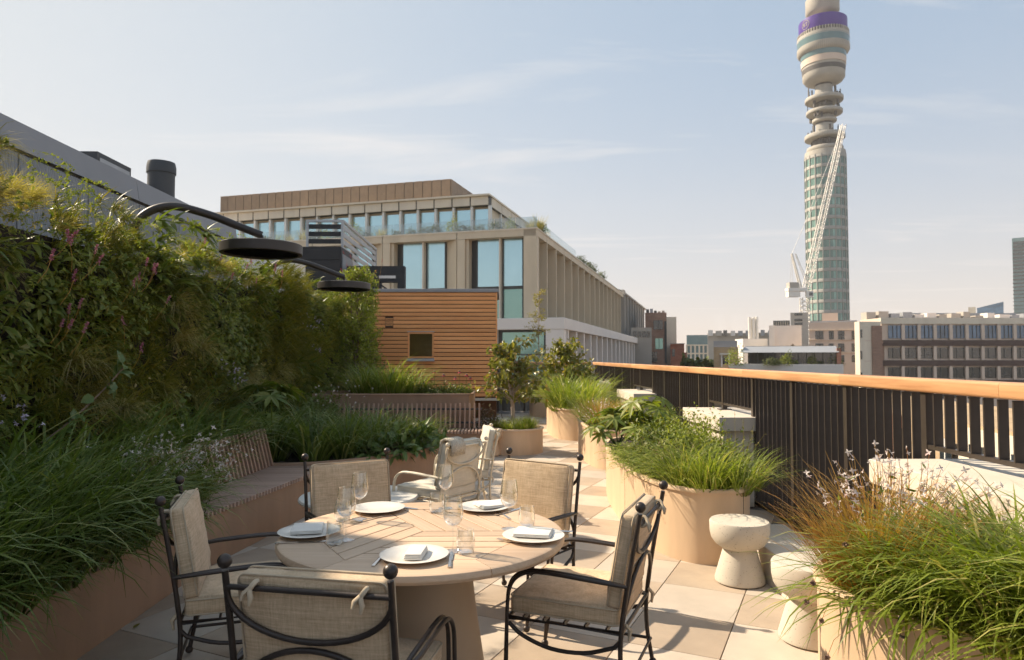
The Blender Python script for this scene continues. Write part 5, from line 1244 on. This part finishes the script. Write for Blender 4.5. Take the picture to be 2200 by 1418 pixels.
for (x_, y_) in ((1747, 1253), (1733, 1294), (1765, 1333), (1777, 1412), (2114, 1275), (1816, 1170)):
    pr.seed(int(x_)); p = A(x_, y_, 3.05 if x_ < 2000 else 2.6); t = thing('dried_flower', 'brown dried flower head hanging at the nearest planter', 'flower', p, 0, 'dried flower heads'); b = MB()
    for q in range(60): leaf(b, rdir()*.006, rdir(), rdir(), .011, .007, .2)
    b.mi = 1; b.tube([(0, 0, 0), (.06, .06, .05), (.16, .2, .02)], [.0012]*3, 4, False); b.build('head', [M['fl_brown'], M['lf_gold']], t)
hose = thing('irrigation_loop', 'thin dark hose loop over the rim of the nearest planter', 'hose', (1.78, 3.02, .6))
b = MB(); b.tube(smooth_path([(.12, .08, -.03), (.02, .02, .045), (-.055, -.03, .02), (-.06, -.03, -.05), (0, -.0, -.075), (.06, .04, -.05)], 5), .006, 7); b.build('loop', M['dark_metal'], hose, smooth=60)
hang = [grass_mesh('hanging_sedge', 70, .07, .72, .016, 1.0, 2.75, M['lf_grass'], 6, 400+k, bias=R(215)) for k in range(2)]
for k, (x, y) in enumerate(((1.74, 3.22), (1.82, 3.05), (1.93, 2.9), (2.05, 2.76), (2.16, 2.58), (2.25, 2.4), (2.33, 2.15))): plant('hanging_grass', 'tuft of grass hanging over the front rim of the nearest planter', hang[k % 2], x, y, SZ_+.02, pr.uniform(.85, 1.1), 'grass hanging over the rim of the nearest planter', rz=pr.uniform(-.3, .3))
# large rounded planter
BZ = .58
for (x, y, s, i) in ((1.78, 5.98, .85, 0), (2.02, 5.95, .72, 1), (1.6, 6.15, .78, 2), (2.2, 6.15, .66, 0), (1.9, 6.3, .85, 1), (1.7, 6.5, .9, 2)): plant('fine_grass', 'clump of fine green grass at the front of the large planter', fine[i], x, y, BZ, s, 'grass at the front of the large planter')
for (x, y, s) in ((1.44, 6.75, 1.0), (1.4, 7.3, 1.05), (1.46, 7.9, 1.05), (1.55, 6.4, .8)): plant('feathery_fern', 'feathery green fern spilling over the left side of the large planter', fern[0], x, y, BZ, s, 'ferns on the left side of the large planter')
for (x, y, s, i) in ((1.85, 6.85, 1.0, 0), (2.1, 7.15, 1.0, 0), (1.75, 7.6, 1.05, 1), (2.1, 6.6, .8, 1), (2.15, 7.9, 1.0, 0)): plant('leafy_shrub', 'bright small leaved shrub in the middle of the large planter', shrub[i], x, y, BZ, s, 'shrubs in the middle of the large planter')
plant('fatsia', 'large star shaped leaves standing at the back of the large planter', fatsia[1], 1.86, 8.6, BZ+.05, 1.25)
plant('fatsia', 'second star leaved plant farther back in the large planter', fatsia[0], 1.5, 8.9, BZ, 1.0)
plant('leafy_shrub', 'dark leafy shrub at the far end of the large planter', shrub[1], 2.1, 9.2, BZ, 1.1)
plant('bronze_shrub', 'small bronze leaved shrub amid the large planter', bronze, 1.75, 7.0, BZ, .62)
sh = stems_with_flowers('seed_stems', 14, .12, .7, .5, M['lf_feather'], M['lf_feather'], .012, 121, 4, 3); plant('wispy_grass', 'thin pale seed stems beside the stone pier', sh, 2.22, 6.5, BZ, 1.0)
# second planter, reddish grass
for (x, y, s, i) in ((1.65, 11.2, .95, 0), (1.95, 11.6, .95, 1), (1.62, 12.3, .9, 1)): plant('red_grass', 'reddish gold grass clump in the second planter', gold[i], x, y, .58, s, 'reddish grass in the second planter')
for (x, y, s, i) in ((1.6, 11.0, .9, 0), (2.1, 11.2, .9, 1), (1.9, 12.6, 1.0, 2), (1.62, 12.9, 1.0, 0)): plant('fine_grass', 'green grass clump beside the reddish grass', fine[i], x, y, .58, s, 'green grass in the second planter')
plant('gaura', 'pale flowers spilling over the front of the second planter', gaura[1], 1.55, 10.95, .5, .9)
plant('leafy_shrub', 'small green shrub in the second planter', shrub[1], 2.15, 12.2, .58, .9)
# third planter
for (x, y, s, i) in ((1.35, 15.0, 1.5, 0), (1.75, 14.8, 1.5, 1), (1.35, 15.6, 1.6, 2), (1.9, 15.4, 1.6, 0), (1.5, 16.3, 1.6, 1), (2.1, 16.2, 1.5, 2), (1.45, 17.2, 1.4, 0)): plant('tall_grass', 'big tuft of tall green grass in the third planter', fine[i], x, y, .6, s, 'tall grass in the third planter')
mag = tree_mesh('magnolia', 1.4, 1.0, 26, 20, .15, .075, M['lf_tree'], M['bark_pale'], 131, .022, .15, .2, 3)
plant('magnolia_bush', 'leafy magnolia bush against the railing near the far end', mag, 1.55, 18.0, .6, 1.0, cat='shrub')
plant('magnolia_bush', 'smaller magnolia bush at the railing corner', mag, 2.2, 19.6, .3, .85, cat='shrub', rz=2.2)
bir = tree_mesh('birch', 3.3, .5, 26, 16, .05, .035, M['lf_birch'], M['bark_pale'], 132, .018, .35, .4, 2)
plant('birch', 'slender yellow leaved birch at the far end of the terrace', bir, 1.1, 20.6, .6, .98, cat='tree')
for (x, y, s, i) in ((1.1, 20.5, 1.1, 0), (1.5, 20.5, 1.1, 1), (1.9, 20.7, 1.1, 2)): plant('far_grass', 'grass tuft in the farthest planter', fine[i], x, y, .6, s, 'grass in the farthest planter')
# tree planter
t1 = tree_mesh('small_tree', 1.55, .85, 34, 20, .12, .07, M['lf_tree'], M['bark_pale'], 133, .03, .28, .35, 2)
t = thing('small_tree', 'small leafy tree growing in the round planter', 'tree', (TREEP[0]-.02, TREEP[1], .42)); link('crown', t1[0], t); link('trunk', t1[1], t)
for (x, y, s, i) in ((.15, -.25, .85, 0), (-.1, -.3, .8, 1), (.3, -.05, .85, 1), (-.3, -.1, .75, 0), (.05, .1, .8, 0), (.3, .25, .8, 1)): plant('tuft', 'short bright grass tuft under the small tree', tuft[i], TREEP[0]+x, TREEP[1]+y, .41, s, 'tufts under the small tree')
plant('bronze_shrub', 'bronze leaved shrub beside the end of the far bench', bronze, -.32, 12.55+.35, .3, 1.15)
# long left planter in shade
pr.seed(3)
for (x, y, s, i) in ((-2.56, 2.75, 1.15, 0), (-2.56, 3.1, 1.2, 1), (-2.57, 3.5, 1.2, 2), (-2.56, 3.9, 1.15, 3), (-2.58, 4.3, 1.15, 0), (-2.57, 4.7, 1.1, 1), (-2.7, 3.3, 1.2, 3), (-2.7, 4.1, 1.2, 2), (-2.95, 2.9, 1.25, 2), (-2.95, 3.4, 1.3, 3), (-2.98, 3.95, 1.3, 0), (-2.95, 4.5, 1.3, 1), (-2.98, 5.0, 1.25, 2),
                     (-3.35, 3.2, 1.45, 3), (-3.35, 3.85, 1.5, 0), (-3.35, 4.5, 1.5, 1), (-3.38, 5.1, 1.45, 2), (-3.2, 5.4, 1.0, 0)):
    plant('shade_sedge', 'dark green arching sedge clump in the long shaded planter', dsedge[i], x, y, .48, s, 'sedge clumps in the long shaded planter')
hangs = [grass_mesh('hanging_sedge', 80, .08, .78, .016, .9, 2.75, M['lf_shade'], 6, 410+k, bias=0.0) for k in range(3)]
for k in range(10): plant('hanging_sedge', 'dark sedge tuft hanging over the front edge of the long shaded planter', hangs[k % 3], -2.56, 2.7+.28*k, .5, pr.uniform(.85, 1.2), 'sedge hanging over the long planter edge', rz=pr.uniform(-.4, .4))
gb2 = stems_with_flowers('white_gaura', 110, .24, .76, .85, M['lf_shade'], M['fl_white'], .024, 140, 24, 4)
plant('white_gaura', 'bush of small white star flowers in front of the near bench', gb2, -2.55, 5.35, .45, .95, cat='flowering bush')
plant('white_gaura', 'second patch of white star flowers against the near bench', gb2, -2.72, 5.75, .45, .8, cat='flowering bush', rz=2)
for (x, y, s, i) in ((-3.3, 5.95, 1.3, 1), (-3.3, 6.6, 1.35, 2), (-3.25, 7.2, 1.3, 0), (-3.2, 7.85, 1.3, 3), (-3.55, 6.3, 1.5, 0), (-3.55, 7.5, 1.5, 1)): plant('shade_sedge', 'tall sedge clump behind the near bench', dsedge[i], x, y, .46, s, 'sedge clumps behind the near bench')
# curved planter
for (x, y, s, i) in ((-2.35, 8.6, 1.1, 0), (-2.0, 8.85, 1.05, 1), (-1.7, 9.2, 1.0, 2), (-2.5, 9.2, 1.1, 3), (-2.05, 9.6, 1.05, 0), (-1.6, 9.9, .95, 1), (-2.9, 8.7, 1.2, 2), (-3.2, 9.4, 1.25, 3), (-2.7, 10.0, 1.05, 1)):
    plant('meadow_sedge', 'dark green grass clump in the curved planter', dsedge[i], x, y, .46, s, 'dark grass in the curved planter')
for (x, y, s, i) in ((-1.35, 10.2, .95, 0), (-1.75, 10.5, .95, 1), (-2.3, 10.6, 1.0, 2), (-1.2, 10.7, .8, 2), (-1.5, 9.6, .95, 1)): plant('sunlit_grass', 'sun catching grass clump at the right of the curved planter', fine[i], x, y, .46, s, 'sunlit grass in the curved planter')
for (x, y, s) in ((-1.42, 9.1, 1.0), (-1.2, 9.5, 1.05), (-1.08, 9.95, .95), (-1.75, 8.85, .8)): plant('hosta', 'broad leaved green plant at the front of the curved planter', hosta, x, y, .46, s, 'broad leaved plants in the curved planter')
anem = stems_with_flowers('anemone', 30, .5, .85, .3, M['lf_shade'], M['fl_white'], .022, 141, 5, 1); plant('anemone', 'tall thin white flowers in front of the far bench', anem, -2.5, 11.0, .46, 1.0)
# raised planter and hut bed
for (x, y, s, i) in ((-2.35, 13.3, 1.35, 0), (-2.05, 13.25, 1.3, 1), (-2.7, 13.4, 1.3, 2), (-1.75, 13.3, 1.05, 0)): plant('tall_grass', 'bushy bright grass in the raised planter', fine[i], x, y, 1.04, s, 'bright grass in the raised planter')
for (x, y, s) in ((-1.5, 13.2, .9), (-1.2, 13.2, .8), (-.95, 13.25, .8), (-.75, 13.3, .7)): plant('low_leaves', 'low green leaves along the raised planter', lowleaf, x, y, 1.04, s, 'low leaves in the raised planter')
def coneflower(nm, seed, h):
    pr.seed(seed); b = MB(); b.tube([(0, 0, 0), (.01, 0, h*.5), (0, .01, h)], .004, 5); b.mi = 2; b.ball((0, .01, h+.01), .022, 8, 6); b.mi = 1
    for k in range(11):
        a = 6.283*k/11; leaf(b, (0, .01, h), (math.cos(a), math.sin(a), -.25), (0, 0, 1), .055, .022, .3)
    return b.mesh(nm, [M['lf_shade'], M['fl_red'], M['fl_brown']])
cf = [coneflower('coneflower', 150+k, .30+.06*k) for k in range(3)]
for k, x_ in enumerate((926, 934, 954, 978, 986, 1002, 1010)):
    p = A(x_, 840, 13.2); plant('coneflower', 'crimson coneflower in the raised planter', cf[(k*2) % 3], p.x, 13.2, 1.05, 1.0, 'crimson coneflowers', part='flower')
lime = tree_mesh('lime_shrub', 2.9, .55, 52, 26, .062, .034, M['lf_lime'], M['bark'], 134, .022, .18, .3, 4)
plant('climbing_shrub', 'tall airy lime green shrub in front of the hut corner', lime, -3.25, 15.3, .45, 1.12, cat='shrub')
plant('climbing_shrub', 'second airy lime green shrub at the end of the living wall', lime, -3.45, 17.2, .45, 1.15, cat='shrub', rz=1.9)
rspk = stems_with_flowers('red_spikes', 12, .4, .75, .35, M['lf_gold'], M['fl_red'], .02, 142, 0, 1, True); plant('red_spikes', 'red flower spikes above the lime green shrub', rspk, -3.2, 15.3, 3.1, 1.2)
for (x, y, s) in ((-3.2, 14.4, 1.4), (-2.6, 14.6, 1.2), (-2.0, 14.5, 1.1)): plant('green_shrub', 'dense green shrub between the raised planter and the hut', shrub[1], x, y, .46, s, 'shrubs between raised planter and hut')
for (x, y, s) in ((-3.35, 11.9, 1.5), (-3.35, 12.4, 1.3), (-3.3, 9.9, 1.3)): plant('green_shrub', 'dark shrub at the foot of the living wall', shrub[1], x, y, .46, s, 'shrubs at the foot of the living wall')
plant('fatsia', 'large star shaped leaves at the foot of the living wall', fatsia[0], -3.2, 9.3, .75, 1.25)
plant('fatsia', 'lower star leaved plant behind the curved planter grass', fatsia[0], -3.05, 8.9, .5, 1.0, rz=2)
# office roof plants and far greenery
fb_ = [bush_mesh('roof_shrub', 420, .8, 1.0, .22, .12, M['lf_far'], 161), bush_mesh('roof_shrub', 380, .7, 1.5, .2, .1, M['lf_lime'], 162)]
fg_ = grass_mesh('roof_grass', 160, .4, 1.4, .03, .5, 1.3, M['lf_feather'], 4, 163)
OM = Matrix.Translation(Vector((OP.x, OP.y, 0))) @ Matrix.Rotation(OA, 4, 'Z')
for k in range(20):
    lx = -1.2-1.45*k+pr.uniform(-.3, .3); p = OM @ Vector((lx, 1.1, ZT+.12)); j = pr.random()
    plant('roof_shrub', 'small planted shrub behind the glass balustrade of the office roof', fb_[0] if j < .5 else fb_[1] if j < .75 else fg_, p.x, p.y, p.z, pr.uniform(.6, 1.15), 'shrubs on the office roof terrace', 'shrub')
for ly, s in ((2.0, 1.2), (2.8, 1.0), (24, .9), (29, 1.0), (33, 1.0), (41, 1.0)): p = OM @ Vector((-.5, ly, ZT+.12)); plant('roof_shrub', 'shrub along the side roof edge of the office', fb_[0] if s < 1.1 else fg_, p.x, p.y, p.z, s, 'shrubs on the side roof edge', 'shrub')
for (x_, s, i) in ((1580, 1.5, 1), (1655, 1.0, 0), (1672, .7, 0), (1690, 1.1, 1), (1706, .7, 0), (1745, .9, 1), (1762, .6, 0), (1793, 1.2, 1), (1800, .9, 0)): p = A(x_, 782, 92.5); plant('terrace_shrub', 'potted shrub on the roof terrace of the low grey building', fb_[i], p.x, p.y, p.z-.2, s*1.1, 'shrubs on the far roof terrace', 'shrub')
pt = tree_mesh('terrace_tree', 3.2, .9, 26, 18, .25, .14, M['lf_lime'], M['bark'], 164, .06, .7, .1); p = A(1747, 782, 95.6); plant('terrace_tree', 'umbrella shaped small tree on the far roof terrace', pt, p.x, p.y, p.z-.2, .75, cat='tree')
pt2 = tree_mesh('terrace_tree', 3.4, .6, 26, 12, .22, .14, M['lf_bronze'], M['bark'], 165, .06, .3, .1); p = A(1702, 782, 95.6); plant('terrace_tree', 'narrow russet small tree on the far roof terrace', pt2, p.x, p.y, p.z-.2, .85, cat='tree')
ft = tree_mesh('street_tree', 14, 4.6, 46, 40, .9, .6, M['lf_far'], M['bark'], 166, .3, .45, .1)
for (x_, ytop, Yt, lab) in ((1497, 764, 110, 'left one of the round green street trees beyond the handrail'), (1518, 766, 112, 'right one of the round green street trees beyond the handrail')):
    p = A(x_, ytop, Yt); t = plant('street_tree', lab, ft, p.x, p.y, p.z-15.5, 1.0, 'street trees', 'tree')

# ------------------------------------------------------------------ living wall
LX = -3.82
lw = thing('living_wall', 'tall living wall densely planted with grasses, ferns and pink flower spikes', 'living wall', (LX, 0, 0))
b = MB(); b.box(-.25, -.06, 2.2, 19.6, 0, 2.78); b.build('backing_panel', M['soil'], lw)
pr.seed(77)
def wall_patch(nm, kind, seed):
    pr.seed(seed); b = MB(); hy, hz = .62, .52
    def pos(): return Vector((pr.uniform(-.05, .10), pr.uniform(-hy, hy), pr.uniform(-hz, hz)))
    def wblade(p, d, L, w, droop, segs=4):
        d = Vector(d).normalized(); s_ = d.cross(Vector((pr.gauss(0, .3), pr.gauss(0, .3), 1))).normalized(); q = Vector(p); vs = []
        for i in range(segs+1):
            t = i/segs; ww = w*(1-t**2)*.5*(.55+.9*min(t*3, 1)*.5)+.0003; vs += [q-s_*ww, q+s_*ww]; q = q+d*(L/segs); d = (d+Vector((0, 0, -droop/segs))).normalized()
        b.add(vs, [(2*i, 2*i+1, 2*i+3, 2*i+2) for i in range(segs)])
    if kind == 'strap':
        for i in range(46):
            c = pos(); 
            for k in range(30): wblade(c+rdir()*.03, Vector((pr.uniform(.3, 1.1), pr.gauss(0, .75), pr.gauss(.45, .55))), pr.uniform(.12, .27), pr.uniform(.008, .014), pr.uniform(.6, 1.7))
    elif kind == 'feather':
        for i in range(9):
            c = pos()
            for k in range(85): wblade(c+rdir()*.02, Vector((pr.uniform(.3, 1.1), pr.gauss(0, .55), pr.gauss(.5, .4))), pr.uniform(.22, .45), .0062, pr.uniform(1.0, 2.3), 5)
        for i in range(260): leaf(b, pos()+Vector((-.02, 0, 0)), rdir()+Vector((.6, 0, 0)), (1, 0, .5), .06, .03)
    elif kind == 'broad':
        for i in range(30):
            c = pos()
            for k in range(9): wblade(c, Vector((pr.uniform(.5, 1.1), pr.gauss(0, .8), pr.gauss(.25, .6))), pr.uniform(.14, .27), pr.uniform(.035, .06), pr.uniform(.5, 1.5), 5)
        for i in range(260): leaf(b, pos(), rdir()+Vector((.5, 0, 0)), (1, 0, .6), .07, .04)
    elif kind == 'round':
        for i in range(900): p = pos(); p.x += .05*math.sin(9*p.y)*math.cos(8*p.z); leaf(b, p, rdir(-.3)+Vector((.6, 0, 0)), Vector((1, 0, .7))+rdir()*.4, pr.uniform(.05, .1), pr.uniform(.032, .06), .25)
    elif kind == 'small':
        for i in range(70):
            c = pos(); d0 = Vector((pr.uniform(.4, 1), pr.gauss(0, .6), pr.gauss(.3, .5))).normalized(); L = pr.uniform(.12, .26)
            for k in range(24): t = k/24; leaf(b, c+d0*L*t+Vector((0, 0, -.12*t*t)), rdir()+d0*.5, (1, 0, .6), pr.uniform(.022, .04), pr.uniform(.012, .02), .2)
    return b
kinds = [('strap', 'lf_strap'), ('feather', 'lf_feather'), ('broad', 'lf_round'), ('round', 'lf_round'), ('small', 'lf_lime'), ('strap', 'lf_round')]
names_ = ['knotweed_foliage', 'feather_grass', 'strap_fern', 'ivy_leaves', 'lime_foliage', 'dark_foliage']
pm = []
for k, (kd, mm) in enumerate(kinds):
    pm.append([wall_patch(names_[k], kd, 200+10*k+j).mesh(names_[k], M[mm]) for j in range(2)])
pr.seed(99)
yv = 3.6
while yv < 19.4:
    for r_ in range(5):
        z_ = .62+.54*r_
        n_ = .5*math.sin(yv*.9+z_*1.3)+.5*math.sin(yv*.37-z_*2.1+1)
        u = pr.random()
        if r_ == 4 and yv < 11: k = 1 if u < .4 else 2 if u < .55 else 4 if u < .85 else 0  # top row favours bright foliage, imitating sunlight along the wall's upper edge
        elif n_ > .15: k = 0 if u < .72 else 5 if u < .85 else 1
        elif n_ > -.35: k = 3 if u < .35 else 1 if u < .5 else 2 if u < .75 else 5
        else: k = 5 if u < .35 else 3 if u < .65 else 4 if u < .8 else 2
        if yv > 13.5 and r_ > 1 and u < .6: k = 4
        if r_ < 1: k = 5 if u < .6 else 3
        o = link(names_[k], pm[k][pr.randint(0, 1)], lw, (pr.uniform(-.02, .10)+.05*math.sin(yv*2+r_), yv+pr.uniform(-.12, .12), z_+pr.uniform(-.1, .1)))
        s_ = pr.uniform(.92, 1.15); o.scale = (s_*pr.uniform(.9, 1.25), s_*(-1 if pr.random() < .5 else 1), s_); o.rotation_euler = (pr.uniform(-.25, .25), 0, pr.uniform(-.1, .1))
    yv += .9
# tufts breaking the top line
yv = 4.8
while yv < 18:
    k = pr.choice([0, 1, 1, 2, 4]); o = link(names_[k], pm[k][pr.randint(0, 1)], lw, (-.12, yv, 2.98+pr.uniform(-.18, .06))); o.scale = (.8, .7, .55); o.rotation_euler = (0, -.7, 0)
    yv += pr.uniform(.5, .9)
def spike_mesh(seed):
    pr.seed(seed); b = MB(); b.tube([(0, 0, 0), (.05, 0, .09), (.07, 0, .17)], .0022, 4, False); b.mi = 1
    for q in range(70):
        t = q/70; c = Vector((.07+.01*t, 0, .16+.085*t))+Vector((pr.gauss(0, .006), pr.gauss(0, .006), 0))*(1-t*.4); leaf(b, c, rdir(.3), rdir(), .012, .008, .1)
    return b.mesh('flower_spike', [M['lf_gold'], M['fl_pink']])
spm = [spike_mesh(301), spike_mesh(302)]
pr.seed(55)
for (x_, y_) in ((100, 520), (130, 610), (82, 560), (155, 540), (175, 560), (190, 540), (265, 610), (300, 570), (288, 600), (305, 590), (268, 700), (315, 580), (335, 650), (140, 670), (110, 690), (155, 655), (150, 720), (120, 700), (285, 755), (430, 515), (462, 550), (535, 565), (480, 600), (545, 605), (580, 590), (512, 570), (600, 600)):
    d = sight(x_, y_); tt = (LX+.28)/d.x; p = Vector((0, 0, CAM_Z))+d*tt
    o = link('flower_spike', pr.choice(spm), lw, (p.x-LX, p.y, p.z-.17)); o.scale = (pr.uniform(.85, 1.35),)*3; o.rotation_euler = (pr.uniform(-.5, .5), pr.uniform(-.2, .3), pr.uniform(-.8, .8))
lil = stems_with_flowers('pale_bells', 10, .06, .3, .7, M['lf_shade'], M['fl_lilac'], .022, 310, 0, 3)
for (x_, y_) in ((480, 780), (470, 800), (640, 690), (660, 680), (20, 870), (655, 740)):
    d = sight(x_, y_); tt = (LX+.2)/d.x; p = Vector((0, 0, CAM_Z))+d*tt; o = link('pale_flower', lil, lw, (p.x-LX, p.y, p.z-.2)); o.rotation_euler = (0, .7, pr.uniform(-1, 1))
def big_leaf_branch(seed):
    pr.seed(seed); b = MB(); b.mi = 1; path = smooth_path([(0, 0, 0), (.12, .25, .2), (.2, .55, .5), (.22, .8, .75)], 5); b.tube(path, .007, 5, False); b.mi = 0
    for k in range(26): leaf(b, path[pr.randint(0, len(path)-1)]+rdir()*.03, rdir(-.4)+Vector((.4, 0, 0)), (1, 0, .6), pr.uniform(.10, .15), pr.uniform(.08, .11), .25)
    return b.mesh('broad_leaf_branch', [M['lf_hosta'], M['bark']])
bl = big_leaf_branch(320)
for (y_, z_) in ((5.3, 1.0),):
    o = link('broad_leaf_branch', bl, lw, (.12, y_, z_)); o.rotation_euler = (pr.uniform(-.3, .3), 0, pr.uniform(-.4, .2))

# a few fallen leaves on the paving
pr.seed(8); fl_ = []
for k in range(3):
    b = MB(); leaf(b, (0, 0, .006), (1, 0, .05), (0, 0, 1), .06, .035, -.12+.1*k); fl_.append(b.mesh('fallen_leaf', M['lf_bronze'] if k else M['lf_tree']))
for k, (x_, y_) in enumerate(((286, 1352), (640, 1240), (1195, 1012))):
    p = G(x_, y_); o = link('fallen_leaf', fl_[k % 3], None, (p.x, p.y, .001), pr.uniform(0, 6)); tag(o, 'small dry leaf fallen on the paving', 'leaf', 'fallen leaves')

# ------------------------------------------------------------------ thin summer haze
hm, ht = newmat('haze_air')
pv = node(ht, 'ShaderNodeVolumePrincipled', Color=(.95, .93, .90, 1), Density=.00026, Anisotropy=.2)
node(ht, 'ShaderNodeOutputMaterial', Volume=pv.outputs[0])
b = MB(); b.box(-700, 700, -60, 760, -28, 172)
tag(b.build('haze', hm), kind='stuff')
